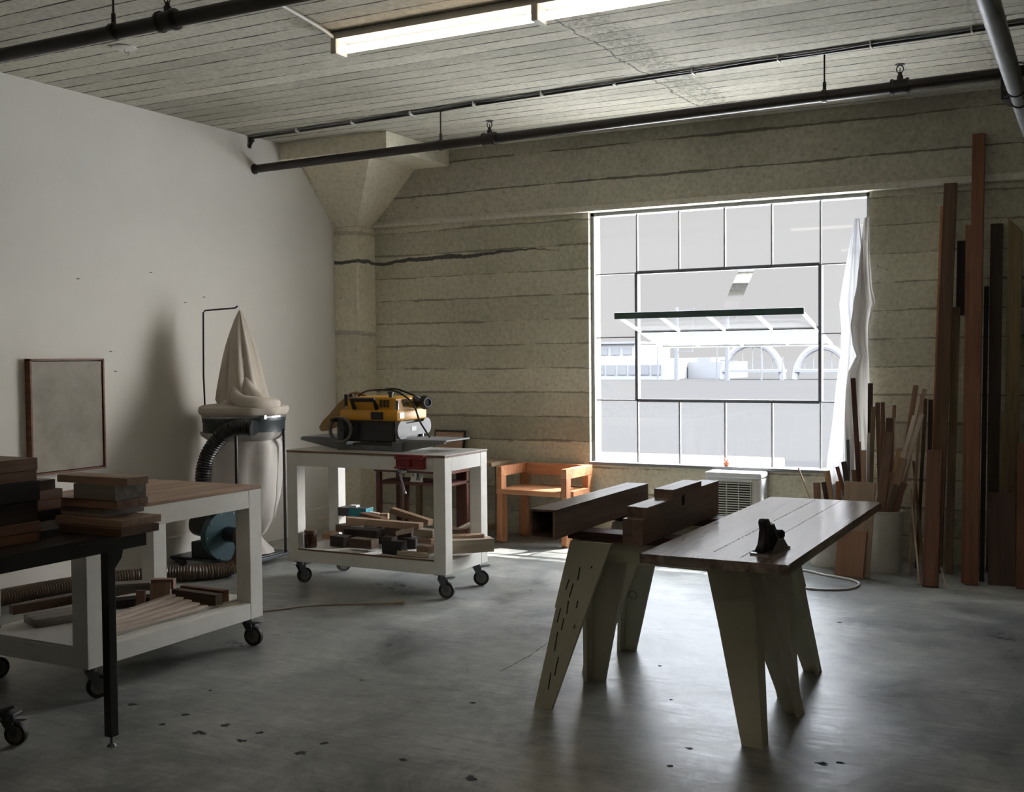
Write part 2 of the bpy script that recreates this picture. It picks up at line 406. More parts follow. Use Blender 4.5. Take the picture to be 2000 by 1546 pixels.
plain('red_metal', (.22, .012, .015), .4, var=.12)
plain('teal_metal', (.03, .065, .078), .38, var=.15)
plain('dark_teal', (.02, .03, .034), .4, var=.2)
plain('rubber', (.022, .02, .019), .6, var=.2)
plain('hub_grey', (.14, .13, .12), .5, var=.1)
plain('blue_carton', (.02, .28, .36), .5, var=.35, scale=40)
plain('white_plastic', (.66, .67, .68), .4, var=.04)
plain('ivory', (.50, .49, .44), .5, var=.06)
plain('void_black', (.006, .006, .006), .8, var=.1)
plain('cream_bin', (.50, .50, .44), .45, var=.08)
plain('white_bin', (.68, .68, .64), .45, var=.05)
plain('terracotta', (.60, .20, .09), .6, var=.15)
plain('cord_cream', (.42, .36, .29), .5, var=.08)
plain('cord_white', (.55, .53, .48), .5, var=.05)
plain('paper_white', (.72, .72, .70), .7, var=.03)
plain('amber_glass', (.05, .02, .012), .2, var=.2)
plain('canvas_board', (.30, .27, .23), .8, var=.22, scale=5)
plain('ext_white', (.22, .22, .226), spec=0.0, rough=.8, var=.02, scale=.1)
plain('ext_grey', (.175, .178, .185), spec=0.0, rough=.8, var=.05, scale=.1)
plain('ext_road', (.0335, .0332, .0328), spec=0.0, rough=.8, var=.03, scale=.05)
plain('bounce_white', (.85, .85, .84), .8, var=.02, scale=.1)
plain('ext_near', (.028, .028, .029), spec=0.0, rough=.8, var=.03, scale=.2)
plain('ext_glass', (.145, .148, .155), spec=0.0, rough=.6, var=.05, scale=.2)
glass('sash_pane', (.97, .975, .98), film=.3, fc=(.16, .165, .17), shiny=False)
glass('pane_glass', (.99, .995, .995), film=.012)
glass('clear_bag', (.9, .9, .88), film=.55, fc=(.75, .73, .69))
cloth('bag_canvas', (.60, .54, .46), .18)
cloth('plastic_sheet', (.46, .43, .39), .34)
cloth('thin_plastic', (.34, .34, .345), .5)
glass('clear_strip', (.93, .93, .94), film=.12, fc=(.35, .35, .37))
cloth('poly_bag', (.70, .66, .62), .35)
cloth('mesh_bag', (.33, .22, .11), .3)
emit('tube_light', (1.0, .85, .68), 6.0)
plain('chip_dark', (.012, .013, .014), .8)
m, nt_, b_ = newmat('hose_clear'); b_.inputs['Base Color'].default_value = (.12, .085, .06, 1); b_.inputs['Roughness'].default_value = .25; MATS['hose_clear'] = m

WC = dict(umber=((.060, .032, .018), (.125, .072, .040)), umber2=((.045, .028, .017), (.11, .066, .04)), orange=((.26, .10, .035), (.42, .18, .07)),
 redbrown=((.10, .040, .022), (.20, .085, .045)), redbrown2=((.09, .035, .02), (.16, .065, .035)), olive=((.09, .062, .035), (.18, .125, .07)),
 olive2=((.11, .075, .038), (.19, .14, .075)), redwood=((.15, .058, .03), (.28, .115, .06)), redwood2=((.16, .07, .032), (.26, .12, .06)),
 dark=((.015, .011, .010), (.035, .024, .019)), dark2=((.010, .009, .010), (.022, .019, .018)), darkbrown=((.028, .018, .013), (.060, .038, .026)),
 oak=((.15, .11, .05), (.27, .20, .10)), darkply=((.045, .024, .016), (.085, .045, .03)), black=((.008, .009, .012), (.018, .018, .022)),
 pale=((.40, .30, .21), (.55, .43, .32)), tan=((.26, .17, .11), (.42, .29, .20)), tan2=((.22, .14, .085), (.36, .24, .155)),
 brown=((.11, .062, .038), (.22, .13, .085)), brown2=((.13, .065, .038), (.24, .13, .08)), cream=((.50, .41, .33), (.66, .57, .49)), cream2=((.33, .27, .20), (.48, .40, .31)),
 honey=((.27, .17, .09), (.42, .28, .16)), maroon=((.03, .012, .010), (.065, .026, .02)), maroon2=((.045, .016, .011), (.10, .035, .024)),
 white=((.55, .55, .55), (.70, .70, .70)), green=((.02, .03, .026), (.04, .055, .048)),
 grey=((.16, .14, .125), (.30, .265, .235)), walnut=((.055, .032, .022), (.12, .075, .05)), cherry=((.22, .12, .085), (.38, .23, .17)))
for k, (a, b) in WC.items(): wood('wood_'+k, a, b)
wood('fir', (.38, .16, .075), (.60, .30, .15), axis=2)
wood('fir_x', (.38, .16, .075), (.60, .30, .15), axis=0)
wood('panel_wood', (.09, .064, .052), (.34, .27, .235), rough=.16, axis=1, scale=.5, spec=.8)
wood('timber_wood', (.12, .078, .060), (.28, .19, .145), rough=.33, axis=1, scale=.8, spec=.6)
wood('bench_top', (.20, .11, .065), (.42, .27, .17), rough=.45, axis=1, scale=.5)
paint_wood('top_white', (.50, .48, .45), .35, 1.0)
wood('rail_wood', (.035, .014, .012), (.075, .032, .026), axis=0)
wood('ply_front', (.26, .135, .08), (.36, .20, .125), scale=.4)
wood('ply_back', (.28, .20, .14), (.38, .28, .20), scale=.4)
wood('red_stool', (.045, .013, .009), (.085, .027, .018), axis=2)
wood('pale_bench', (.20, .145, .085), (.32, .24, .15), axis=2)

def plank(name, p0, p1, w, t, mat, label=None, cat='board', group=None, nrm=(0, -1, 0), shape=None):
    """board from p0 to p1; object axes follow the board so that the grain runs along it"""
    x, y, z = axes(p0, p1, nrm); L = (Vector(p1)-Vector(p0)).length
    b = MB()
    if shape == 'slant': b.prism([(-L/2, -w/2), (L/2-w*1.1, -w/2), (L/2, w/2), (-L/2, w/2)], -t/2, t/2, 'XY', .0015)
    elif shape == 'taper': b.prism([(-L/2, -w/2), (L/2-w, -w/2), (L/2, 0), (L/2-w*.3, w/2), (-L/2, w/2)], -t/2, t/2, 'XY', .0015)
    else: b.box(-L/2, L/2, -w/2, w/2, -t/2, t/2, min(.0015, t*.15))
    o = b.build(name, MATS[mat], None, label=label, cat=cat, group=group)
    m = Matrix((x, y, z)).transposed().to_4x4(); m.translation = (Vector(p0)+Vector(p1))/2
    o.matrix_world = m
    return o
def block(name, c, L, w, h, rz, tilt, mat, label, cat='wood block', group=None, shape=None):
    b = MB()
    if shape == 'taper': b.prism([(-L/2, -w/2), (L/2-w, -w/2), (L/2, 0), (L/2-w*.3, w/2), (-L/2, w/2)], -h/2, h/2, 'XY', .002)
    else: b.box(-L/2, L/2, -w/2, w/2, -h/2, h/2, .002)
    o = b.build(name, MATS[mat], None, label=label, cat=cat, group=group)
    o.matrix_world = Matrix.Translation(c) @ Matrix.Rotation(R(rz), 4, 'Z') @ Matrix.Rotation(R(tilt), 4, 'Y')
    return o
LUMBER = [
('tall_board', (-1.002, 8.139, 0.0), (-0.937, 8.4, 2.699), 0.087, 0.03, 'umber', 'wide umber board leaning on the wall just right of the ribbed cream bin'),
('tall_board', (-1.049, 8.242, 0.0), (-0.993, 8.42, 2.548), 0.027, 0.02, 'orange', 'narrow orange edged board leaning against the left side of the wide umber board'),
('short_board', (-0.966, 7.62, 0.0), (-0.987, 8.0, 0.854), 0.096, 0.04, 'redbrown', 'short reddish board with a pale line near its foot, before the wide umber board'),
('tall_board', (-0.913, 8.14, 0.0), (-0.898, 8.4, 1.832), 0.05, 0.025, 'olive', 'olive brown board leaning just right of the wide umber board, shorter than it'),
('tall_board', (-0.737, 7.8, 0.0), (-0.759, 8.43, 3.027), 0.08, 0.04, 'redwood', 'tallest red brown board of all, reaching almost up to the ceiling'),
('tall_board', (-0.776, 7.855, 0.0), (-0.808, 8.38, 2.396), 0.055, 0.03, 'redwood2', 'red brown board leaning tight against the left side of the tallest board'),
('tall_board', (-0.688, 7.953, 0.0), (-0.705, 8.43, 1.97), 0.029, 0.03, 'dark', 'thin dark strip standing just right of the tallest board'),
('tall_board', (-0.65, 8.303, 0.0), (-0.644, 8.46, 2.404), 0.078, 0.03, 'darkbrown', 'dark brown board between the tallest board and the olive board at right'),
('tall_board', (-0.544, 8.352, 0.0), (-0.523, 8.44, 2.436), 0.09, 0.03, 'oak', 'olive oak board with a slanted top near the right edge of the photo'),
('short_board', (-0.553, 8.15, 0.0), (-0.545, 8.15, 1.119), 0.101, 0.03, 'olive2', 'half height olive board behind the dark plywood offcut at right'),
('plywood_offcut', (-0.555, 7.867, 0.0), (-0.578, 8.03, 0.585), 0.173, 0.02, 'darkply', 'wide dark plywood offcut standing low against the boards at right'),
('tall_board', (-0.436, 7.798, 0.0), (-0.448, 8.05, 0.916), 0.067, 0.03, 'redbrown2', 'reddish board cut off by the right edge of the photo'),
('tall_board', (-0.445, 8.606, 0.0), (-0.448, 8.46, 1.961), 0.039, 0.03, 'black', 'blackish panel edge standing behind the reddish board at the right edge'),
('tall_board', (-0.916, 8.629, 0.0), (-0.867, 8.475, 2.302), 0.068, 0.02, 'dark', 'dark board painted as the shade in the gap left of the tallest board'),  # the gap's shade, put in as a dark board
('thin_stick', (-0.872, 7.665, 0.0), (-0.922, 7.8, 0.1), 0.009, 0.008, 'pale', 'short pale stick lying at the foot of the reddish brown short board'),
('thin_stick', (-1.04, 7.677, 0.0), (-1.159, 8.12, 0.572), 0.013, 0.01, 'tan', 'thin tan stick leaning to the floor between scrap bin and tall boards'),
('thin_stick', (-1.043, 7.921, 0.0), (-1.167, 8.3, 0.753), 0.017, 0.012, 'umber', 'thin umber stick crossing the tan stick right of the scrap bin'),
('thin_stick', (-1.152, 7.989, 0.0), (-1.122, 8.36, 1.222), 0.017, 0.012, 'tan2', 'long narrow strip leaning on the wall just left of the tall boards'),
('thin_stick', (-1.137, 8.243, 0.0), (-1.102, 8.42, 1.191), 0.024, 0.012, 'umber', 'long narrow umber strip leaning on the wall beside the tall boards'),
('thin_stick', (-1.066, 8.275, 0.0), (-1.069, 8.43, 1.183), 0.031, 0.015, 'darkbrown', 'narrow dark strip half hidden behind the wide umber board'),
('bin_offcut', (-1.39, 8.037, 0.03), (-1.286, 8.02, 0.974), 0.061, 0.01, 'brown', 'widest brown board in the scrap bin, leaning right with a straight cut top'),
('bin_offcut', (-1.39, 8.091, 0.03), (-1.142, 8.161, 1.082), 0.027, 0.01, 'cream', 'cream stick in the scrap bin, left one of the crossing cream pair'),
('bin_offcut', (-1.39, 8.069, 0.03), (-1.083, 8.1, 1.097), 0.03, 0.01, 'cream', 'cream stick in the scrap bin, right and steeper leaning one of the cream pair'),
('bin_offcut', (-1.323, 8.112, 0.03), (-1.091, 8.28, 1.264), 0.027, 0.01, 'tan', 'tan stick in the scrap bin rising highest to the right'),
('bin_offcut', (-1.31, 8.134, 0.03), (-1.157, 8.34, 1.288), 0.034, 0.01, 'brown2', 'brown stick standing behind the cream pair in the scrap bin'),
('bin_offcut', (-1.39, 8.059, 0.03), (-1.225, 8.06, 0.863), 0.03, 0.01, 'honey', 'honey coloured strip in the scrap bin left of the cream pair'),
('bin_offcut', (-1.39, 8.026, 0.03), (-1.189, 8.001, 0.795), 0.05, 0.01, 'tan2', 'broad tan offcut with a knot in the middle of the scrap bin'),
('bin_offcut', (-1.39, 8.048, 0.03), (-1.26, 8.031, 0.694), 0.054, 0.01, 'brown', 'brown offcut with a flat top half hidden in the middle of the scrap bin'),
('bin_offcut', (-1.39, 8.005, 0.03), (-1.229, 7.96, 0.615), 0.04, 0.01, 'umber2', 'short offcut with pale top edge at the front rim of the scrap bin'),
('bin_offcut', (-1.39, 8.016, 0.03), (-1.183, 7.99, 0.627), 0.04, 0.01, 'brown2', 'short reddish offcut at the right rim of the scrap bin'),
('bin_offcut', (-1.338, 8.101, 0.03), (-1.318, 8.22, 1.059), 0.042, 0.01, 'maroon', 'dark maroon offcut showing just above the widest brown board'),
('bin_offcut', (-1.3, 8.123, 0.03), (-1.297, 8.3, 1.146), 0.024, 0.01, 'brown2', 'slim brown strip upright behind the maroon offcut'),
('bin_offcut', (-1.352, 8.144, 0.03), (-1.421, 8.351, 1.162), 0.032, 0.01, 'brown', 'upright brown strip left in the scrap bin, beside the curtain'),
('bin_offcut', (-1.338, 8.155, 0.03), (-1.387, 8.361, 1.165), 0.028, 0.01, 'redbrown', 'upright reddish strip next to the left brown one in the scrap bin'),
('bin_offcut', (-1.27, 8.08, 0.03), (-1.269, 8.15, 1.067), 0.009, 0.006, 'pale', 'hair thin pale lath leaning left in the scrap bin'),
('leaning_offcut', (-1.47, 8.3, 0.0), (-1.467, 8.33, 1.302), 0.032, 0.02, 'maroon', 'dark tipped strip standing against the right edge of the curtain'),
('leaning_offcut', (-1.47, 8.104, 0.0), (-1.552, 8.134, 1.342), 0.032, 0.02, 'maroon2', 'long dark red strip leaning left across the white curtain'),
('leaning_offcut', (-1.47, 8.272, 0.0), (-1.441, 8.302, 1.134), 0.028, 0.02, 'oak', 'pale olive strip standing just right of the curtain'),
('leaning_offcut', (-1.47, 8.048, 0.0), (-1.605, 8.078, 0.753), 0.035, 0.022, 'darkbrown', 'dark brown offcut with a pale left edge behind the plywood offcut'),
('leaning_offcut', (-1.47, 8.132, 0.0), (-1.668, 8.162, 0.707), 0.025, 0.02, 'redbrown', 'reddish offcut leaning left behind the plywood offcut'),
('leaning_offcut', (-1.575, 8.188, 0.0), (-1.572, 8.218, 0.948), 0.025, 0.015, 'white', 'white painted strip behind the plywood offcut'),
('leaning_offcut', (-1.575, 8.244, 0.0), (-1.615, 8.274, 0.895), 0.022, 0.012, 'green', 'dark green strip next to the white painted strip'),
('leaning_offcut', (-1.47, 8.16, 0.0), (-1.527, 8.19, 0.889), 0.032, 0.02, 'honey', 'honey brown strip leaning left behind the plywood offcut'),
('leaning_offcut', (-1.47, 8.076, 0.0), (-1.473, 8.106, 0.835), 0.031, 0.02, 'tan', 'tan offcut standing in front of the long dark red strip'),
('leaning_offcut', (-1.47, 8.216, 0.0), (-1.463, 8.246, 0.949), 0.021, 0.02, 'white', 'short white piece beside the dark tipped strip'),
('leaning_offcut', (-1.473, 8.02, 0.0), (-1.532, 8.05, 0.7), 0.028, 0.02, 'brown2', 'low brown offcut just above the plywood offcut'),
('bucket_offcut', (-1.68, 8.13, 0.03), (-1.955, 8.2, 0.685), 0.011, 0.006, 'pale', 'thin pale dowel leaning left below the window sill'),
('bucket_offcut', (-1.774, 8.1, 0.02), (-1.81, 8.15, 0.588), 0.047, 0.024, 'brown2', 'squat brown block leftmost in the white bucket'),
('bucket_offcut', (-1.666, 8.16, 0.03), (-1.78, 8.23, 0.585), 0.029, 0.02, 'dark', 'dark offcut beside the squat brown block in the white bucket'),
('bucket_offcut', (-1.661, 8.19, 0.03), (-1.761, 8.26, 0.665), 0.04, 0.024, 'honey', 'pale honey batten leaning left in the white bucket'),
('bucket_offcut', (-1.636, 8.07, 0.03), (-1.652, 8.12, 0.608), 0.029, 0.02, 'orange', 'orange brown offcut right side of the white bucket'),
]
SCRAPS = [
(-4.846, 6.418, 0.388, 0.2, 0.035, 0.03, 20, -12, 'cream', 'pale stick poking out left at the top of the scrap heap'),
(-4.166, 6.09, 0.428, 0.56, 0.06, 0.042, 2, 1, 'tan', 'longest tan batten lying level across the top of the scrap heap'),
(-4.409, 6.31, 0.432, 0.2, 0.06, 0.02, -8, 6, 'brown2', 'thin brown board behind the longest tan batten'),
(-4.484, 6.43, 0.42, 0.07, 0.06, 0.04, 30, 10, 'cream', 'small white faced block behind the brown board'),
(-4.174, 6.425, 0.43, 0.36, 0.05, 0.04, -10, 9, 'tan2', 'sloping tan batten running down to the right trolley leg'),
(-4.435, 6.485, 0.408, 0.06, 0.05, 0.04, 20, 0, 'tan', 'small tan block left of the sloping batten'),
(-3.963, 6.035, 0.395, 0.12, 0.07, 0.025, 20, -12, 'cream', 'tilted cream topped block in the middle of the heap'),
(-4.077, 6.01, 0.344, 0.09, 0.06, 0.03, -5, 0, 'darkbrown', 'dark block with a pale top left of the tilted cream block'),
(-3.845, 6.095, 0.387, 0.16, 0.07, 0.045, -6, 0, 'cream2', 'cream block stacked beside the front trolley leg'),
(-3.809, 6.05, 0.343, 0.12, 0.06, 0.035, -10, 0, 'tan', 'tan block below the cream block at the front trolley leg'),
(-4.297, 6.04, 0.296, 0.19, 0.08, 0.06, -4, 0, 'umber2', 'umber brown block lying on the shelf at the front of the heap'),
(-4.529, 6.105, 0.287, 0.12, 0.09, 0.07, -4, 0, 'dark', 'blackish block left of the umber block on the shelf'),
(-4.789, 6.315, 0.277, 0.07, 0.07, 0.05, 0, 0, 'honey', 'small honey block at the far left foot of the heap'),
(-4.031, 6.005, 0.294, 0.15, 0.07, 0.085, -3, 0, 'dark2', 'blackish block standing at the front middle of the shelf'),
(-3.842, 6.075, 0.281, 0.09, 0.07, 0.05, 0, 0, 'tan2', 'tan block on the shelf beside the front trolley leg'),
(-3.87, 5.97, 0.266, 0.22, 0.04, 0.028, -3, 0, 'cream2', 'low pale batten with a white end at the shelf front edge'),
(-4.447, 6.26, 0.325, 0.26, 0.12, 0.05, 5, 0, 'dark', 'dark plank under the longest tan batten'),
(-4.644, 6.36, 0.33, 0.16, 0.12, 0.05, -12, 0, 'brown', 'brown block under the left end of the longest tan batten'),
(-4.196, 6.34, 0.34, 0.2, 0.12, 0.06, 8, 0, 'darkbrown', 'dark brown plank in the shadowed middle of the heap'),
(-4.028, 6.115, 0.403, 0.03, 0.03, 0.05, 0, 0, 'cream', 'tiny upright cream chip below the longest batten'),
(-3.769, 6.34, 0.358, 0.1, 0.08, 0.05, -15, 0, 'brown', 'brown block seen just right of the front trolley leg'),
(-3.789, 6.445, 0.367, 0.14, 0.09, 0.018, 35, -25, 'cream', 'tilted white faced offcut leaning at the right end of the heap'),
(-3.633, 6.25, 0.351, 0.24, 0.1, 0.028, 14, -3, 'tan', 'tan board with a tapered end on top of the big beam'),
(-3.603, 6.2, 0.306, 0.33, 0.12, 0.085, 44, 0, 'cream2', 'big pale beam sticking out over the right end of the shelf'),
(-3.842, 6.26, 0.28, 0.16, 0.06, 0.055, 0, 0, 'tan2', 'tan block between the front leg and the big pale beam'),
(-4.399, 6.34, 0.282, 0.2, 0.12, 0.06, 0, 0, 'darkbrown', 'dark plank on the shelf behind the umber block'),
(-4.57, 6.34, 0.282, 0.16, 0.12, 0.06, 3, 0, 'brown', 'brown block on the shelf behind the blackish block'),
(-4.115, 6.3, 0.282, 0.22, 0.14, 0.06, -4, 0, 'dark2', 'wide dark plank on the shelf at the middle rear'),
]
# ------------------------------------------------------------------ structure
def struct(name, b, mat, parent=None, smooth=False):
    return b.build(name, MATS[mat], parent, kind=None if parent else 'structure', smooth=smooth)
CZ = 3.33
WX0, WX1, WZ0, WZ1 = -3.75, -1.505, .625, 2.70
struct('floor', MB().box(-6.75, 6, -4, 8.8, -.2, 0), 'floor')
struct('ceiling', MB().box(-6.75, 6, -4, 8.8, CZ, CZ+.25), 'ceiling_concrete')
b = MB()
for x0, x1 in ((-6.75, WX0), (WX1, 6)): b.box(x0, x1, 8.5, 8.74, 0, WZ1)
for x0, x1 in ((WX0, WX1),): b.box(x0, x1, 8.5, 8.74, 0, WZ0)
wall_back = struct('wall_back', b, 'wall_concrete')
struct('trim_1', MB().box(-6.75, 6, 8.455, 8.74, WZ1, CZ), 'beam_concrete')
struct('trim_2', MB().prism([(8.455, WZ1-.004), (8.425, WZ1), (8.425, WZ1+.022), (8.455, WZ1+.05)], -5.86, 6, 'YZ'), 'lip_concrete')
CHIPS = [(-3.23, 3.37, 1.2), (-3.43, 3.38, 0.8), (-3.0, 3.37, 1), (-3.0, 3.48, 0.9), (-2.7, 3.37, 1.4), (-2.69, 3.49, 1), (-3.44, 3.52, 1), (-3.19, 3.49, 1), (-3.75, 3.52, 1), (-3.2, 3.37, 0.7), (-1.99, 3.43, 1.2), (-0.9, 4.13, 1.1), (-0.84, 4.17, 0.8), (-1.39, 3.86, 0.6), (-1.39, 4.07, 0.7), (-2.31, 3.48, 0.7), (-2.42, 4.2, 0.6), (-1.66, 4.62, 0.5), (-1.29, 6.39, 0.7), (-3.06, 4.27, 0.5), (-3.59, 3.83, 0.5), (-1.89, 5.11, 0.5)]
random.seed(11); b = MB()
for x, y, k in CHIPS:
    n = 11; r = .016*k
    b.prism([(x+r*random.uniform(.3, 1.8)*math.cos(2*math.pi*i/n), y+r*random.uniform(.4, 1.4)*math.sin(2*math.pi*i/n)) for i in range(n)], .0002, .0012, 'XY')
CR = [(-2.577, 5.401), (-2.567, 5.191), (-2.545, 5.0), (-2.544, 4.832), (-2.544, 4.672)]
for (xa, ya), (xb, yb) in zip(CR, CR[1:]):
    for k in range(5):
        u, v = k/5, (k+.7)/5; b.bar((xa+(xb-xa)*u, ya+(yb-ya)*u+random.uniform(-.006, .006), .0007), (xa+(xb-xa)*v, ya+(yb-ya)*v+random.uniform(-.006, .006), .0007), .004, .001, (0, 0, 1))
b.build('floor_chips', MATS['chip_dark'], label='small dark chips and a hairline crack in the concrete floor', cat='floor chip', kind='stuff')
b = MB().prism([(-4, 0), (8.22, 0), (8.22, 2.70), (7.78, 3.165), (7.48, 3.19), (7.48, CZ), (-4, CZ)], -6.30, -6.13, 'YZ')
b.box(-6.78, -6.72, -4, 8.8, 0, CZ)
struct('wall_left', b, 'plaster')
struct('wall_right', MB().box(5.8, 6, -4, 8.8, 0, CZ), 'plaster')
struct('wall_front', MB().box(-6.75, 6, -4.2, -4, 0, CZ), 'plaster')
struct('baseboard_left', MB().prism([(-6.13, 0), (-6.112, 0), (-6.112, .192), (-6.12, .204), (-6.13, .204)], -4, 8.22, 'XZ'), 'plaster')
# column, flared capital and drop panel in the corner
struct('column', MB().box(-6.6, -5.875, 8.22, 8.5, 0, 2.70, .008), 'column_concrete')
t = bmesh.new()
lo = [(-6.6, 8.22), (-5.875, 8.22), (-5.875, 8.5), (-6.6, 8.5)]; hi = [(-6.6, 7.76), (-5.41, 7.76), (-5.41, 8.5), (-6.6, 8.5)]
A = [t.verts.new((x, y, 2.70)) for x, y in lo]; B = [t.verts.new((x, y, 3.19)) for x, y in hi]
t.faces.new(A); t.faces.new(B[::-1])
for i in range(4): t.faces.new((A[i], B[i], B[(i+1) % 4], A[(i+1) % 4]))
bmesh.ops.recalc_face_normals(t, faces=t.faces)
struct('column_capital', MB().add(t), 'column_concrete')
struct('column_drop_panel', MB().box(-6.6, -5.05, 7.48, 8.46, 3.19, CZ, .006), 'column_concrete')

# ------------------------------------------------------------------ windows
ZR = (.645, 1.152, 1.669, 2.193, 2.69)
def window(name, x0, x1, cols, pivoted):
    Y = 8.60
    w = empty(name, (x0, Y, WZ0), kind='structure')
    f = MB(); e = .028
    f.box(x0, x0+e, Y-.05, Y+.05, WZ0, WZ1).box(x1-e, x1, Y-.05, Y+.05, WZ0, WZ1)
    f.box(x0, x1, Y-.05, Y+.05, WZ1-e, WZ1).box(x0, x1, 8.47, Y+.05, WZ0-.004, WZ0+.02, .004)
    f.build('window_frame', MATS['sash_white'], w)
    m = MB(); g = .0068
    for i, x in enumerate(cols):
        if i in (0, len(cols)-1) or not pivoted:
            m.box(x-g, x+g, Y-.011, Y+.011, WZ0, WZ1)
        else:
            m.box(x-g, x+g, Y-.011, Y+.011, WZ0, ZR[1]).box(x-g, x+g, Y-.011, Y+.011, ZR[3], WZ1)
    for z in ZR[1:4]:
        m.box(x0, cols[0], Y-.011, Y+.011, z-g*.8, z+g*.8).box(cols[-1], x1, Y-.011, Y+.011, z-g*.8, z+g*.8)
        if not pivoted: m.box(cols[0], cols[-1], Y-.011, Y+.011, z-g, z+g)
    if pivoted:
        m.box(cols[0], cols[-1], Y-.011, Y+.011, ZR[3], ZR[3]+.016)
    m.build('muntin', MATS['muntin_grey'], w)
    if pivoted:
        v = MB(); k = .024
        v.box(cols[0]-k/2, cols[0]+k/2, Y-.03, Y+.03, ZR[1], ZR[3]).box(cols[-1]-k/2, cols[-1]+k/2, Y-.03, Y+.03, ZR[1], ZR[3])
        v.box(cols[0], cols[-1], Y-.03, Y+.03, ZR[3]-k/2, ZR[3]+k/2).box(cols[0], cols[-1], Y-.03, Y+.03, ZR[1]-k/2, ZR[1]+k/2)
        v.build('vent_frame', MATS['sash_grey'], w)
        # the pivoted sash, swung open until it lies nearly level
        a0, a1 = cols[0]+.018, cols[-1]-.018
        def P(s): return (Y+s, 1.712-.115*s/.5)       # s<0 reaches into the room
        s = MB()
        for xx in (a0+.011, a1-.011) + tuple(cols[1:-1]):
            s.bar((xx, *P(-.5)), (xx, *P(.5)), .02, .02, (0, .2, 1))
        for q in (0, .5): s.bar((a0, *P(q)), (a1, *P(q)), .022, .022, (0, .2, 1))
        sash = s.build('sash', MATS['sash_white'], w)
        MB().bar((a0-.01, *P(-.5)), (a1+.01, *P(-.5)), .05, .034, (0, 1, .1), .004).build('sash_edge', MATS['sash_green'], sash, label='dark green edge channel')
        t = bmesh.new(); t.faces.new([t.verts.new(p) for p in ((a0, *P(-.49)), (a1, *P(-.49)), (a1, *P(.49)), (a0, *P(.49)))])
        MB().add(t).build('sash_glass', MATS['sash_pane'], sash)
    t = bmesh.new()
    def q(xa, xb, za, zb): t.faces.new([t.verts.new(p) for p in ((xa, Y, za), (xb, Y, za), (xb, Y, zb), (xa, Y, zb))])
    if pivoted:
        q(x0+e, cols[0], WZ0+.02, WZ1-e); q(cols[-1], x1-e, WZ0+.02, WZ1-e)
        q(cols[0], cols[-1], WZ0+.02, ZR[1]); q(cols[0], cols[-1], ZR[3], WZ1-e)
    else: q(x0+e, x1-e, WZ0+.02, WZ1-e)
    MB().add(t).build('glass', MATS['pane_glass'], w)
    return w
window('window_1', WX0, WX1, (-3.36, -3.0, -2.624, -2.25, -1.879), True)
# limp plastic strip over the open sash
t = bmesh.new(); rows = []
for k in range(9):
    u = k/8; rows.append([t.verts.new((-2.495+u*-.07+dx, 8.54-.30*u-.03*math.sin(u*3), 2.17-.40*u)) for dx in (0, .06, .125)])
for a, b_ in zip(rows, rows[1:]):
    for i in range(2): t.faces.new((a[i], a[i+1], b_[i+1], b_[i]))
MB().add(t).build('plastic_strip', MATS['clear_strip'], smooth=True, label='limp translucent plastic strip hanging over the open window sash', cat='plastic strip')

# ------------------------------------------------------------------ outside
struct('ground_outside', MB().box(-400, 400, 29, 700, -1.4, -1.2), 'ext_road')
struct('unseen_bounce_slab', MB().prism([(-40, 8.9), (60, 8.9), (60, 70), (-1, 70), (-1, 20), (-40, 20)], -1.19, -1.0, 'XY'), 'bounce_white')  # unseen white slab added to bounce daylight up onto the ceiling
struct('ground_outside_near', MB().box(-400, 400, 9, 29, -1.4, -1.2), 'ext_near')
YE = 130
def ratio(x): return x*YE
bl = empty('office_building', (-52, YE, -1.2), label='pale low office building with two window rows seen through the left panes', cat='building')
b = MB().box(-58.5, -47.2, YE, YE+14, -1.2, 1.4).box(-58.5, -51.6, YE+1, YE+14, 1.4, 3.3)
b.build('wall', MATS['ext_white'], bl)
for i in range(7): MB().box(-58+i*1.5, -56.8+i*1.5, YE-.1, YE+.05, -.6, .6).build('window', MATS['ext_glass'], bl)
for i in range(4): MB().box(-58+i*1.6, -56.8+i*1.6, YE+.9, YE+1.05, 1.9, 2.8).build('window', MATS['ext_glass'], bl)
MB().box(-58.8, -51.3, YE+.6, YE+14.2, 3.3, 3.55).build('roof', MATS['ext_grey'], bl)
b = MB().box(-47, -41.5, YE+8, YE+16, -1.2, .9).box(-45.8, -44, YE+8, YE+16, .9, 1.5)
b.build('low_shed', MATS['ext_grey'], label='low grey shed beside the office building beyond the window', cat='building')
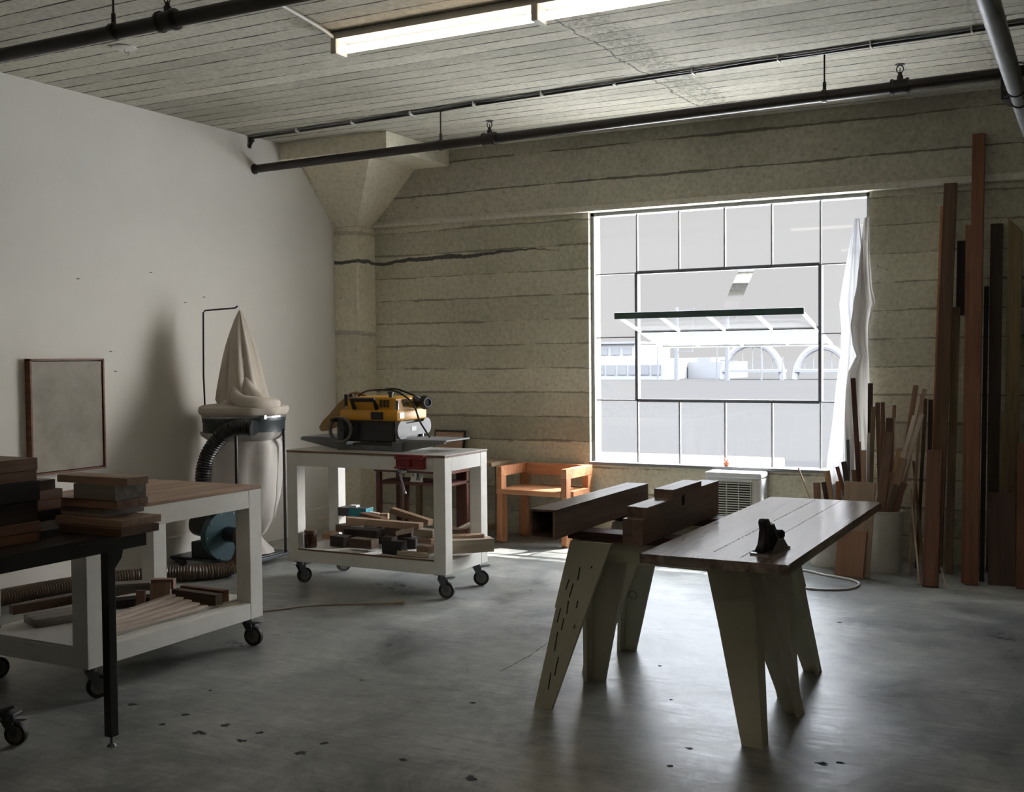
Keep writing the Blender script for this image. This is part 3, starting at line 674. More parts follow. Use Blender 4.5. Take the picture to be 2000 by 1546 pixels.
for i, (r_, h, arm, lab) in enumerate([(-.4223, 5.0, 0, 'thin pole in front of the office building'), (-.3592, 3.2, 0, 'thin pole at the right end of the office building'),
        (-.3411, 7.4, 1, 'thick utility pole with a short lamp arm at its top'), (-.3034, 4.6, 0, 'thin mast left of the bridge arch'),
        (-.2938, 6.8, 2, 'utility pole with a crossbar in front of the bridge arch'), (-.2631, 4.4, 0, 'thin mast rising over the bridge arch'), (-.2447, 1.5, 0, 'short post right of the bridge arch')]):
    p = empty('utility_pole', (r_*YE, YE-4, -1.2), label=lab+', seen through the window', cat='pole')
    rr = .30 if arm else .10
    MB().cyl((r_*YE, YE-4, -1.2), (r_*YE, YE-4, h), rr, rr*.7, 10).build('pole', MATS['ext_glass'], p)
    if arm == 1: MB().bar((r_*YE, YE-4, h-.5), (r_*YE+2.2, YE-4, h-.2), .12, .12).bar((r_*YE-1, YE-4, 2.2), (r_*YE+2, YE-4, 2.2), .12, .12).bar((r_*YE+1.9, YE-4, 2.2), (r_*YE+2.1, YE-4, h-.2), .06, .06).build('crossarm', MATS['ext_glass'], p)
    if arm == 2: MB().bar((r_*YE-.9, YE-4, 1.1), (r_*YE+1.2, YE-4, 1.1), .14, .14).build('crossarm', MATS['ext_glass'], p)
for r0, r1, h, lab in ((-.312, -.256, 3.1, 'large pale concrete bridge arch seen through the open window'), (-.2445, -.196, 2.6, 'second pale bridge arch partly behind the window frame')):
    xm, a = (r0+r1)/2*YE, (r1-r0)/2*YE
    br = empty('bridge_arch', (xm, YE+2, -1.2), label=lab, cat='bridge')
    MB().tube([(xm+a*math.cos(math.pi*k/16), YE+2, -1.2+(h+1.2)*math.sin(math.pi*k/16)) for k in range(17)], .42, 8, smooth=0).build('arch', MATS['ext_white'], br)
    MB().box(xm-a, xm+a, YE+1.5, YE+4, -.35, -.05).build('deck', MATS['ext_grey'], br)
    c = MB()
    for k in range(1, 6):
        xx = xm-a+2*a*k/6; c.cyl((xx, YE+2, -.1), (xx, YE+2, -1.2+(h+1.2)*math.sqrt(max(0, 1-((xx-xm)/a)**2))), .05, n=6)
    c.build('hangers', MATS['ext_grey'], br, kind='stuff')
MB().box(-11.6, -6.5, 24, 26, -1.2, -.86, .05).build('roof_curb', MATS['ext_white'], label='low white curb on the grey ground just outside the bottom panes', cat='curb')

# ------------------------------------------------------------------ pipes and lights under the ceiling
def clampband(b, x, y, z, r): b.cyl((x-.012, y, z), (x+.012, y, z), r)
def sprinkler(parent, x, y, z, r):
    f = MB().cyl((x-.045, y, z), (x+.045, y, z), r*1.28, n=18).cyl((x-.05, y, z), (x-.036, y, z), r*1.45, n=18).cyl((x+.036, y, z), (x+.05, y, z), r*1.45, n=18)
    f.cyl((x, y, z+r), (x, y, z+r*1.28+.02), .018, n=12)
    f.build('pipe_tee', MATS['black_pipe'], parent, smooth=True)
    h = MB().cyl((x, y, z+r*1.28+.02), (x, y, z+r*1.28+.04), .012, n=8).cyl((x, y, z+r*1.28+.083), (x, y, z+r*1.28+.087), .028, n=14)
    z0 = z+r*1.28+.035
    for s in (-1, 1): h.tube([(x, y, z0), (x+s*.017, y, z0+.012), (x+s*.017, y, z0+.034), (x, y, z0+.048)], .0035, 6, smooth=3)
    h.cyl((x, y, z0), (x, y, z0+.03), .003, n=6)
    h.build('sprinkler_head', MATS['black_pipe'], parent)
def hangrod(parent, x, y, z, r):
    MB().cyl((x, y, z+r), (x, y, CZ), .0055, n=8).cyl((x, y, z+r-.01), (x, y, z+r+.05), .011, n=8).cyl((x-.012, y, z), (x+.012, y, z), r+.006, n=18).cyl((x, y, CZ-.012), (x, y, CZ), .03, n=12).build('hanger_rod', MATS['black_pipe'], parent)
def fy(x): return 7.16-.0515*(x+6.13)
p = empty('sprinkler_pipe', (-6.13, 7.16, 3.07), label='dark sprinkler pipe hanging under the ceiling near the window wall', cat='pipe')
MB().cyl((-6.128, 7.16, 3.07), (5.8, fy(5.8), 3.07), .033, n=20).build('pipe', MATS['black_pipe'], p, smooth=True)
for x in (-4.29, -1.49, 1.8): hangrod(p, x, fy(x), 3.07, .033)
for x in (-3.87, -1.05): sprinkler(p, x, fy(x), 3.07, .033)
MB().cyl((-6.13, 7.16, 3.07), (-6.118, 7.16, 3.07), .042, n=18).build('wall_flange', MATS['black_pipe'], p)
p = empty('sprinkler_pipe', (-6.12, 3.89, 3.07), label='dark sprinkler pipe crossing the ceiling at the top left of the photo', cat='pipe')
MB().cyl((-6.128, 3.89, 3.07), (5.8, 3.82, 3.07), .034, n=20).build('pipe', MATS['black_pipe'], p, smooth=True)
for x in (-4.155, -1.0): hangrod(p, x, 3.87, 3.07, .034)
sprinkler(p, -3.81, 3.87, 3.07, .034)
p = empty('electrical_conduit', (-6.12, 7.15, 3.30), label='thin dark conduit with cables clipped flat to the ceiling beside the far pipe', cat='conduit')
def fc(x): return 7.11-.055*(x+6.13)
MB().tube([(-6.115, fc(-6.13)-.02, 3.23), (-6.09, fc(-6.1), 3.29), (-5.9, fc(-5.9), 3.313), (5.8, fc(5.8), 3.313)], .013, 10, smooth=4).build('conduit_tube', MATS['black_pipe'], p, smooth=True)
pts = []
for k in range(60):
    x = -6.08+k*.2; pts.append((x, fc(x)-.032-.008*math.sin(k*1.3), 3.318-.006*math.sin(k*.9)**2))
MB().tube(pts, .006, 8, smooth=2).build('cable', MATS['cast_grey'], p, smooth=True, label='grey cable')
for k in range(11):
    x = -5.6+k*.55; MB().box(x-.004, x+.004, fc(x)-.05, fc(x)+.02, 3.296, 3.329).build('cable_clip', MATS['white_pipe'], p)
p = empty('vent_pipe', (-.41, 5.0, 2.945), label='thick grey pipe running down the top right corner of the photo', cat='pipe')
MB().cyl((-.41, -2, 2.945), (-.42, 8.43, 2.945), .045, n=24).build('pipe', MATS['grey_pipe'], p, smooth=True)
h = MB()
for y in (6.70, 7.0): h.lathe([(.046, -.008), (.053, -.006), (.053, .006), (.046, .008)], (-.418, y, 2.945), (0, 1, 0), 20)
h.cyl((-.47, 6.66, 2.93), (-.47, 6.66, CZ-.002), .006, n=8).bar((-.47, 6.85, 2.935), (-.36, 6.85, 2.905), .02, .006).bar((-.47, 6.7, 2.91), (-.47, 7.0, 2.91), .02, .006)
MB().cyl((-.345, 6.3, 2.97), (-.345, 6.3, CZ-.002), .009, n=8).bar((-.345, 6.3, 2.975), (-.40, 6.3, 2.99), .02, .004).build('pipe_hanger', MATS['black_pipe'], p)
h.box(-.50, -.455, 6.75, 6.81, 2.90, 3.03, .006)
h.build('pipe_clamp', MATS['black_pipe'], p)
# fluorescent strips: the lit one in view, plus unseen ones added as fill above and behind the viewer
def strip_light(x0, y0, label):
    p = empty('fluorescent_light', (x0, y0, CZ), label=label, cat='ceiling light')
    MB().prism([(y0-.10, CZ-.045), (y0+.135, CZ-.045), (y0+.115, CZ-.001), (y0-.08, CZ-.001)], x0, x0+2.5, 'YZ').build('housing', MATS['white_pipe'], p)
    for x in (x0+.01, x0+1.26, x0+2.49): MB().box(x-.018, x+.018, y0-.10, y0+.01, CZ-.125, CZ-.04, .004).build('lamp_holder', MATS['ivory'], p)
    for xa, xb in ((x0+.025, x0+1.24), (x0+1.28, x0+2.475)):
        for y in (y0-.062, y0-.025): MB().cyl((xa, y, CZ-.095), (xb, y, CZ-.095), .016, n=16).build('fluorescent_tube', MATS['tube_light'], p, smooth=True)
strip_light(-3.8, 5.2, 'long white fluorescent strip light with lit tubes crossing the top of the photo')
for k, (x, y) in enumerate(((-3.8, 1.8), (.2, 1.8), (-3.8, -1.6), (.2, -1.6))):
    strip_light(x, y, ('unseen strip light added as fill, second row left, above the viewer', 'unseen strip light added as fill, second row right, above the viewer', 'unseen strip light added as fill, third row left, behind the viewer', 'unseen strip light added as fill, third row right, behind the viewer')[k])
MB().tube([(-3.70, 4.53, 3.312), (-3.76, 4.95, 3.305), (-3.815, 5.22, 3.29), (-3.812, 5.27, 3.275)], .0105, 10, smooth=4).build('white_conduit', MATS['white_pipe'], smooth=True, label='short white conduit running across the ceiling to the end of the strip light', cat='conduit')
p = empty('ceiling_cover_plate', (-5.03, 4.76, CZ), label='round white cover plate with a dangling wire on the ceiling at upper left', cat='cover plate')
MB().lathe([(.001, 0), (.070, 0), (.068, -.008), (.02, -.012), (.001, -.012)], (-5.03, 4.76, CZ), n=28).build('disc', MATS['plaster'], p)
MB().tube([(-5.03, 4.76, CZ-.01), (-5.02, 4.76, CZ-.035), (-5.0, 4.77, CZ-.03), (-5.005, 4.77, CZ-.05)], .003, 6).build('wire', MATS['white_pipe'], p)

# ------------------------------------------------------------------ framed panel on the left wall
p = empty('framed_painting', (-6.13, 5.2, .78), label='framed blank mottled beige canvas hanging on the white left wall', cat='painting')
y0, y1, z0, z1 = 4.91, 5.515, .775, 1.53
b = MB().box(-6.13, -6.078, y0, y0+.012, z0, z1).box(-6.13, -6.078, y1-.012, y1, z0, z1).box(-6.13, -6.078, y0, y1, z0, z0+.012).box(-6.13, -6.078, y0, y1, z1-.012, z1)
b.build('frame', MATS['wood_redbrown'], p)
MB().box(-6.125, -6.088, y0+.018, y1-.018, z0+.018, z1-.018).build('canvas', MATS['canvas_board'], p)
b = MB()
for y, z in ((6.01, 2.155), (5.62, 1.58), (5.35, 2.07), (6.55, 2.0), (6.35, 1.95), (5.66, 1.44)): b.box(-6.1295, -6.1265, y-.012, y+.012, z-.003, z+.003)
b.build('wall_marks', MATS['charcoal_plastic'], label='scatter of tiny dark nail marks on the white left wall', cat='nail mark', kind='stuff')

# ------------------------------------------------------------------ castered white trolleys
def caster(parent, x, y, ztop, rz=0, brake=True, r=.052, name='caster'):
    c = empty(name, (x, y, 0), rz); c.parent = parent
    c.matrix_basis = chain(parent).inverted() @ Matrix.Translation((x, y, 0)) @ Matrix.Rotation(rz, 4, 'Z')
    f = MB().box(-.04, .04, -.03, .03, ztop-.006, ztop)
    f.cyl((0, 0, ztop-.03), (0, 0, ztop-.006), .026, n=16)
    for s in (-1, 1): f.prism([(-.026, ztop-.028), (.026, ztop-.028), (.045, r+.008), (.035, r-.012), (.02, r-.008)], s*.020-.0015, s*.020+.0015, 'XZ')
    f.cyl((.032, -.024, r), (.032, .024, r), .006, n=8)
    f.build('fork', MATS['dark_steel'], c, world=False)
    w = MB().lathe([(.001, -.012), (r*.45, -.012), (r*.8, -.008), (r*.97, -.013), (r, -.008), (r, .008), (r*.97, .013), (r*.8, .008), (r*.45, .012), (.001, .012)], (.032, 0, r), (0, 1, 0), 28)
    wh = w.build('wheel', MATS['rubber'], c, world=False, smooth=True)
    MB().cyl((.032, -.0135, r), (.032, .0135, r), r*.68, n=24).build('hub', MATS['hub_grey'], wh, world=False)
    if brake: MB().prism([(.03, ztop-.035), (.075, ztop-.028), (.095, ztop-.018), (.075, ztop-.018), (.03, ztop-.022)], -.018, .018, 'XZ', .001).build('brake_lever', MATS['steel'], c, world=False)
    return c
def trolley(x0, x1, y0, y1, ztop, zleg, lw, rail_t, rail_b, label, topmat, wheels):
    t = empty('rolling_workbench', ((x0+x1)/2, (y0+y1)/2, 0), label=label, cat='workbench', group=None)
    W = MATS['white_paint']
    for sx in (0, 1):
        for sy in (0, 1):
            xa = x0 if sx == 0 else x1-lw; ya = y0 if sy == 0 else y1-lw
            MB().box(xa, xa+lw, ya, ya+lw, zleg, ztop-.016, .003).build('leg', W, t)
    e = .012
    for nm, (za, zb) in (('top_rail', rail_t), ('bottom_rail', rail_b)):
        MB().box(x0+lw, x1-lw, y0+.001, y0+.04, za, zb, .002).build(nm, W, t)
        MB().box(x0+lw, x1-lw, y1-.04, y1-.001, za, zb, .002).build(nm, W, t)
        MB().box(x0+.001, x0+.04, y0+lw, y1-lw, za, zb, .002).build(nm, W, t)
        MB().box(x1-.04, x1-.001, y0+lw, y1-lw, za, zb, .002).build(nm, W, t)
    sh = MB().box(x0+.04, x1-.04, y0+lw+.001, y1-lw-.001, rail_b[1]-.016, rail_b[1]+.002)
    sh.box(x0+lw+.001, x1-lw-.001, y0+.003, y1-.003, rail_b[1], rail_b[1]+.012)
    sh.build('shelf', MATS['white_paint'], t)
    if topmat == 'top_white':
        tt = MB().box(x0-.002, x1+.002, y0-.002, y1+.002, ztop-.016, ztop-.003, .001).build('tabletop', MATS['wood_brown'], t)
        MB().box(x0-.002, x1+.003, y0-.001, y1+.002, ztop-.0035, ztop).build('painted_face', MATS['top_white'], tt)
        MB().box(x0+lw+.002, x1-lw-.002, y0-.001, y0+.003, rail_b[1]+.001, rail_b[1]+.0115).build('shelf_edge', MATS['wood_brown'], t)
    else: MB().box(x0-.002, x1+.002, y0-.002, y1+.002, ztop-.016, ztop, .002).build('tabletop', MATS[topmat], t)
    for (x, y, a, br) in wheels: caster(t, x, y, zleg, a, br)
    return t
trolley(-4.84, -3.60, 5.93, 6.47, .905, .155, .085, (.80, .889), (.155, .235),
        'white wheeled workbench carrying the yellow thickness planer', 'top_white',
        [(-4.78, 5.98, R(70), True), (-3.66, 5.98, R(12), True), (-3.66, 6.42, R(25), True), (-4.78, 6.42, R(60), False)])
trolley(-4.71, -3.93, 3.44, 4.60, .845, .15, .095, (.735, .829), (.150, .235),
        'white wheeled workbench with a brown worn top at the left of the photo', 'bench_top',
        [(-3.985, 4.545, R(10), True), (-3.985, 3.50, R(60), False), (-4.65, 4.545, R(80), False), (-4.65, 3.50, R(80), False)])
# ------------------------------------------------------------------ thickness planer on the right trolley
Z0 = .905
p = empty('thickness_planer', (-4.28, 6.3, Z0), label='yellow and black benchtop thickness planer with a side handwheel on the right workbench', cat='planer')
MB().box(-4.52, -4.05, 6.08, 6.46, Z0, Z0+.035, .006).box(-4.09, -4.01, 6.07, 6.15, Z0, Z0+.062, .005).box(-4.53, -4.45, 6.07, 6.15, Z0, Z0+.062, .005).build('base', MATS['cast_grey'], p)
for x, y in ((-4.475, 6.12), (-4.075, 6.12), (-4.475, 6.42), (-4.075, 6.42)): MB().cyl((x, y, Z0+.03), (x, y, Z0+.33), .013, n=14).build('lift_post', MATS['steel'], p, smooth=True)
MB().box(-4.50, -4.085, 6.10, 6.44, Z0+.055, Z0+.20, .01).build('cutterhead_housing', MATS['black_plastic'], p)
b = MB().box(-4.515, -4.05, 6.085, 6.45, Z0+.195, Z0+.27, .016)
b.prism([(-4.49, Z0+.26), (-4.06, Z0+.26), (-4.08, Z0+.345), (-4.13, Z0+.352), (-4.44, Z0+.352), (-4.48, Z0+.335)], 6.11, 6.43, 'XZ', .008)
b.build('shroud', MATS['yellow_plastic'], p, smooth=True)
b = MB()
for i in range(7): b.box(-4.20+i*.011, -4.195+i*.011, 6.105, 6.115, Z0+.285, Z0+.335)
for i in range(7): b.box(-4.076, -4.066, 6.18, 6.26, Z0+.275+i*.010, Z0+.279+i*.010)
b.build('motor_vents', MATS['black_plastic'], p, kind='stuff')
MB().tube([(-4.40, 6.10, Z0+.275), (-4.40, 6.065, Z0+.335), (-4.22, 6.065, Z0+.335), (-4.22, 6.10, Z0+.275)], .015, 10, smooth=1).build('carry_handle', MATS['black_plastic'], p, smooth=True)
MB().box(-4.255, -4.16, 6.076, 6.09, Z0+.205, Z0+.255, .004).build('switch_plate', MATS['black_plastic'], p)
MB().cyl((-4.13, 6.13, Z0+.26), (-4.13, 6.13, Z0+.375), .014, n=14).cyl((-4.13, 6.13, Z0+.375), (-4.13, 6.13, Z0+.388), .02, n=14).build('depth_knob', MATS['dark_steel'], p)
for y in (6.11, 6.17): MB().cyl((-4.475+.0*(y > 6.12), y, Z0+.29), (-4.475, y, Z0+.37), .012 if y < 6.15 else .016, n=12).build('roller_lock', MATS['black_plastic'], p)
hw = MB().lathe([(.072, -.011), (.086, -.012), (.09, 0), (.086, .012), (.072, .011), (.069, 0), (.072, -.011)], (-4.475, 6.045, Z0+.135), (-.12, 1, 0), 32).build('handwheel', MATS['hub_grey'], p, smooth=True)
MB().bar((-4.475, 6.045, Z0+.058), (-4.475, 6.045, Z0+.212), .05, .012, (0, -1, 0), .004).cyl((-4.475, 6.03, Z0+.135), (-4.475, 6.10, Z0+.135), .014, n=12).build('spoke', MATS['charcoal_plastic'], hw)
MB().cyl((-4.50, 6.035, Z0+.20), (-4.50, 5.985, Z0+.20), .014, n=12).build('crank_knob', MATS['black_plastic'], hw, smooth=True)
b = MB().prism([(6.13, Z0+.085), (6.42, Z0+.10), (6.45, Z0+.13), (6.44, Z0+.185), (6.14, Z0+.175), (6.105, Z0+.15), (6.105, Z0+.11)], -4.062, -4.044, 'YZ', .003)
b.cyl((-4.064, 6.135, Z0+.135), (-4.040, 6.135, Z0+.135), .062, n=28).cyl((-4.064, 6.435, Z0+.15), (-4.044, 6.435, Z0+.15), .055, n=28)
b.build('side_plate', MATS['light_grey'], p)
MB().box(-4.044, -4.041, 6.24, 6.30, Z0+.125, Z0+.155).build('warning_label', MATS['paper_white'], p)
MB().box(-4.052, -4.046, 6.11, 6.16, Z0+.215, Z0+.25).build('material_gauge', MATS['steel'], p)
dc = MB().cyl((-4.10, 6.36, Z0+.31), (-3.965, 6.31, Z0+.312), .042, n=24).cyl((-3.985, 6.317, Z0+.312), (-3.955, 6.307, Z0+.312), .047, .040, n=24).build('dust_port', MATS['black_plastic'], p, smooth=True)
MB().lathe([(.026, 0), (.034, 0), (.034, .004), (.026, .004)], (-3.955, 6.307, Z0+.312), (1, -.37, .01), 24).build('port_ring', MATS['steel'], dc)
b = MB().box(-4.86, -4.50, 6.12, 6.42, Z0+.068, Z0+.078, .002).prism([(-4.86, Z0+.07), (-4.50, Z0+.07), (-4.50, Z0+.005), (-4.58, Z0+.005), (-4.85, Z0+.055)], 6.10, 6.125, 'XZ')
b.build('infeed_table', MATS['cast_grey'], p)
b = MB().box(-4.06, -3.70, 6.12, 6.42, Z0+.068, Z0+.078, .002).prism([(-3.70, Z0+.07), (-4.06, Z0+.07), (-4.06, Z0+.005), (-3.98, Z0+.005), (-3.71, Z0+.055)], 6.10, 6.125, 'XZ')
b.build('outfeed_table', MATS['light_grey'], p)
MB().tube([(-4.46, 6.2, Z0+.33), (-4.36, 6.16, Z0+.385), (-4.2, 6.14, Z0+.40), (-4.08, 6.14, Z0+.385), (-3.99, 6.18, Z0+.31), (-3.90, 6.12, Z0+.20), (-3.80, 6.08, Z0+.10)], .0065, 8).build('power_cord', MATS['black_plastic'], p, smooth=True)
MB().tube([(-4.3, 6.22, Z0+.39), (-4.15, 6.2, Z0+.405), (-4.03, 6.22, Z0+.37), (-3.99, 6.3, Z0+.33)], .006, 8).build('power_cord', MATS['black_plastic'], p, smooth=True)
# straw coloured mesh sack behind the planer
t = bmesh.new(); rings = []
for k, (px, pz, r_) in enumerate([(-5.015, 1.005, .018), (-4.97, 1.03, .04), (-4.90, 1.07, .055), (-4.83, 1.125, .065), (-4.77, 1.18, .055), (-4.72, 1.24, .035), (-4.70, 1.27, .008)]):
    rings.append([t.verts.new((px+.6*r_*math.sin(a)*(.9+.1*math.cos(3*a+k)), 6.53+.35*r_*math.cos(a), pz+r_*math.sin(a)*-.9)) for a in [2*math.pi*i/14 for i in range(14)]])
for a, b_ in zip(rings, rings[1:]):
    for i in range(14): t.faces.new((a[i], a[(i+1) % 14], b_[(i+1) % 14], b_[i]))
t.faces.new(rings[0]); t.faces.new(rings[-1][::-1]); bmesh.ops.recalc_face_normals(t, faces=t.faces)
# it hangs on the planer's rear roller bar
p2 = empty('mesh_sack', (-4.85, 6.53, 1.0), label='straw coloured mesh chip sack sticking out behind the left end of the planer', cat='sack')
MB().add(t).build('sack_body', MATS['mesh_bag'], p2, smooth=True)
MB().tube([(-4.70, 6.53, 1.27), (-4.60, 6.50, 1.25), (-4.52, 6.452, 1.20)], .012, 8).build('neck', MATS['mesh_bag'], p2, smooth=True)
# vise under the edge
p = empty('bench_vise', (-3.84, 5.91, .86), label='red metal woodworking vise on the front edge of the right workbench', cat='vise')
b = MB().box(-3.94, -3.735, 5.895, 5.928, .815, .905, .004).box(-3.945, -3.73, 5.885, 5.928, .892, .905, .002)
b.box(-3.94, -3.735, 5.875, 5.90, .817, .83, .003).box(-3.94, -3.735, 5.875, 5.90, .878, .89, .003).box(-3.85, -3.825, 5.875, 5.90, .82, .885, .003)
b.build('jaw', MATS['red_metal'], p)
MB().cyl((-3.893, 5.86, .803), (-3.893, 5.93, .803), .015, n=16).build('screw_boss', MATS['dark_steel'], p)
MB().cyl((-3.898, 5.868, .812), (-3.856, 5.868, .668), .0065, n=12).cyl((-3.857, 5.868, .675), (-3.854, 5.868, .662), .009, n=10).cyl((-3.90, 5.868, .818), (-3.896, 5.868, .806), .009, n=10).cyl((-3.895, 5.86, .806), (-3.862, 5.86, .808), .005, n=8).build('tommy_bar', MATS['steel'], p)

# ------------------------------------------------------------------ scraps on the right trolley
exec_scraps = SCRAPS
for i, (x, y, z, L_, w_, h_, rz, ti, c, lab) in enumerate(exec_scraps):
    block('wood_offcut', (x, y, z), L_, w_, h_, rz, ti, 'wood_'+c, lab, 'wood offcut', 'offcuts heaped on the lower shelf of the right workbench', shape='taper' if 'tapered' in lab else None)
p = empty('blue_carton', (-4.64, 6.42, .44), R(4), label='small carton with a bright blue side lying on top of the scrap heap', cat='carton')
MB().box(-.11, .12, -.05, .05, -.03, .03, .003).build('box_body', MATS['charcoal_plastic'], p, world=False)
MB().box(-.02, .122, -.0515, -.048, -.028, .026).box(.118, .1215, -.048, .048, -.028, .026).build('printed_side', MATS['blue_carton'], p, world=False, label='bright blue printed side')
MB().box(-.03, .03, -.03, .02, .03, .045, .002).build('paper_flap', MATS['paper_white'], p, world=False)
p = empty('brown_jar', (-4.70, 5.995, .2475), label='small dark brown jar on the shelf beside the front left leg of the planer bench', cat='jar')
MB().lathe([(.001, 0), (.040, 0), (.043, .008), (.043, .03), (.041, .032), (.043, .034), (.043, .06), (.041, .062), (.043, .064), (.043, .088), (.038, .094), (.038, .098)], (-4.70, 5.995, .2475), n=24).build('jar_body', MATS['amber_glass'], p, smooth=True)
MB().cyl((-4.70, 5.995, .343), (-4.70, 5.995, .365), .042, n=24).build('lid', MATS['wood_umber'], p)

# ------------------------------------------------------------------ boards on the left trolley shelf
SZ = .249
G = 'boards on the lower shelf of the left workbench'
def shelfboard(p0, p1, w, h, mat, lab, name='shelf_board', nrm=(0, 0, 1)):
    return plank(name, p0, p1, w, h, mat, lab, 'board', G, nrm)
shelfboard((-4.53, 3.62, SZ+.02), (-4.40, 3.95, SZ+.02), .16, .038, 'wood_grey', 'wide grey brown plank lying lowest at the near end of the left shelf')
shelfboard((-4.655, 3.62, SZ+.062), (-4.50, 4.30, SZ+.062), .045, .045, 'wood_umber', 'long umber batten lying across the wide grey plank')
shelfboard((-4.55, 3.98, SZ+.02), (-4.33, 4.28, SZ+.02), .10, .038, 'wood_dark', 'dark board lowest in the middle pile of the left shelf')
shelfboard((-4.52, 4.02, SZ+.105), (-4.33, 4.20, SZ+.105), .09, .040, 'wood_grey', 'grey brown board topmost in the middle pile of the left shelf')
shelfboard((-4.42, 4.28, SZ+.09), (-4.30, 4.34, SZ+.09), .05, .05, 'wood_cherry', 'small reddish block showing behind the middle pile of the left shelf')
shelfboard((-4.255, 4.055, SZ), (-4.25, 4.06, SZ+.11), .045, .02, 'wood_cherry', 'thin reddish offcut standing upright on the left shelf', nrm=(.5, -1, 0))
shelfboard((-4.205, 4.14, SZ+.012), (-4.24, 4.18, SZ+.125), .10, .02, 'wood_tan', 'pale tan offcut standing upright on the left shelf', nrm=(.8, -1, 0))
for k in range(5):
    a = .012*k
    shelfboard((-4.035-.012*k, 3.64+.02*k, SZ+.009+.0145*k), (-4.03-.034*k, 4.27-.02*k, SZ+.009+.0145*k), .05-.004*k, .0135, 'wood_cream',
        ['lowest', 'second', 'third', 'fourth', 'topmost'][k]+' of the five cream laths stacked on the left shelf', 'lath')
shelfboard((-4.12, 3.72, SZ+.012), (-4.08, 3.83, SZ+.012), .04, .022, 'wood_umber', 'small brown wedge block beside the cream laths')
shelfboard((-4.32, 4.36, SZ+.03), (-4.0, 4.345, SZ+.03), .05, .055, 'wood_umber2', 'dark brown square batten lying at the far end of the left shelf')
shelfboard((-4.34, 4.44, SZ+.03), (-4.03, 4.43, SZ+.03), .04, .058, 'wood_redbrown', 'reddish brown batten behind the dark square batten')

# ------------------------------------------------------------------ black steel table and its stacks
p = empty('black_table', (-3.9, 2.4, 0), label='black steel table with slim legs in the left foreground', cat='table')
MB().box(-4.55, -3.40, 1.3, 3.285, .815, .83, .002).build('tabletop', MATS['black_paint'], p)
MB().box(-3.43, -3.402, 1.32, 3.283, .765, .815).box(-4.548, -4.52, 1.32, 3.283, .765, .815).box(-4.52, -3.43, 3.255, 3.283, .765, .815).build('apron', MATS['black_paint'], p)
for x, y in ((-3.42, 3.10), (-4.52, 3.10), (-3.42, 1.5), (-4.52, 1.5)):
    b = MB().box(x-.019, x+.019, y-.019, y+.019, .04, .765, .002)
    b.prism([(y+.019, .765), (y+.06, .765), (y+.052, .735), (y+.019, .70)], x-.019, x+.019, 'YZ')
    lg = b.build('leg', MATS['black_paint'], p)
    MB().cyl((x, y, .012), (x, y, .04), .006, n=8).cyl((x, y, 0), (x, y, .012), .02, .012, n=16).build('leveling_foot', MATS['dark_steel'], lg)
G1, G2, G3 = 'boards stacked at the left end of the black table', 'boards in the middle stack on the black table', 'boards stacked at the right end of the black table'
def tb(x0, x1, y0, y1, z0, z1, mat, lab, g):
    return plank('walnut_board', ((x0+x1)/2, y0, (z0+z1)/2), ((x0+x1)/2, y1, (z0+z1)/2), x1-x0, z1-z0, 'wood_'+mat, lab, 'board', g, (0, 0, 1))
L = 'board in the tall left stack on the black table'
zz = [.831, .869, .908, .985, 1.060, 1.100, 1.146]
for k, (mt, dx, n_) in enumerate([('brown2', 0, 'lowest reddish '), ('brown', .003, 'second reddish '), ('dark', -.002, 'thick blackish lower '), ('dark2', .004, 'thick blackish upper '), ('brown', -.003, 'umber brown '), ('brown', .0, 'topmost brown ')]):
    tb(-3.87, -3.545+dx, 2.30, 2.888+dx, zz[k]+.0005, zz[k+1]-.0005, mt, n_+L, G1)
for k, (mt, dx, n_) in enumerate([('grey', 0, 'lowest grey '), ('dark', .004, 'dark second '), ('cherry', -.006, 'pinkish third '), ('cherry', -.012, 'pinkish fourth '), ('umber', -.04, 'topmost dark ')]):
    z = .831+.0405*k; tb(-3.93, -3.735+dx*.3, 2.93, 3.175+dx, z, z+.039, mt, n_+'board in the middle stack, behind the tall left stack', G2)
G3l = ' of the right hand stack on the black table corner'
def xb(x0, x1, y0, y1, z0, z1, mat, lab):
    return plank('walnut_board', (x0, (y0+y1)/2, (z0+z1)/2), (x1, (y0+y1)/2, (z0+z1)/2), y1-y0, z1-z0, 'wood_'+mat, lab, 'board', G3, (0, 0, 1))
xb(-3.66, -3.318, 3.075, 3.27, .831, .861, 'umber', 'lowest blackish board'+G3l)
xb(-3.71, -3.34, 3.10, 3.305, .862, .890, 'tan', 'second board with orange end grain'+G3l)
xb(-3.72, -3.47, 3.135, 3.34, .891, .927, 'grey', 'grey brown third board'+G3l)
xb(-3.70, -3.385, 3.12, 3.28, .928, .962, 'brown', 'fourth board'+G3l)
xb(-3.62, -3.39, 3.115, 3.275, .963, 1.022, 'grey', 'thick fifth block'+G3l)
xb(-3.725, -3.335, 3.125, 3.235, 1.0225, 1.052, 'tan', 'topmost tan faced board'+G3l)

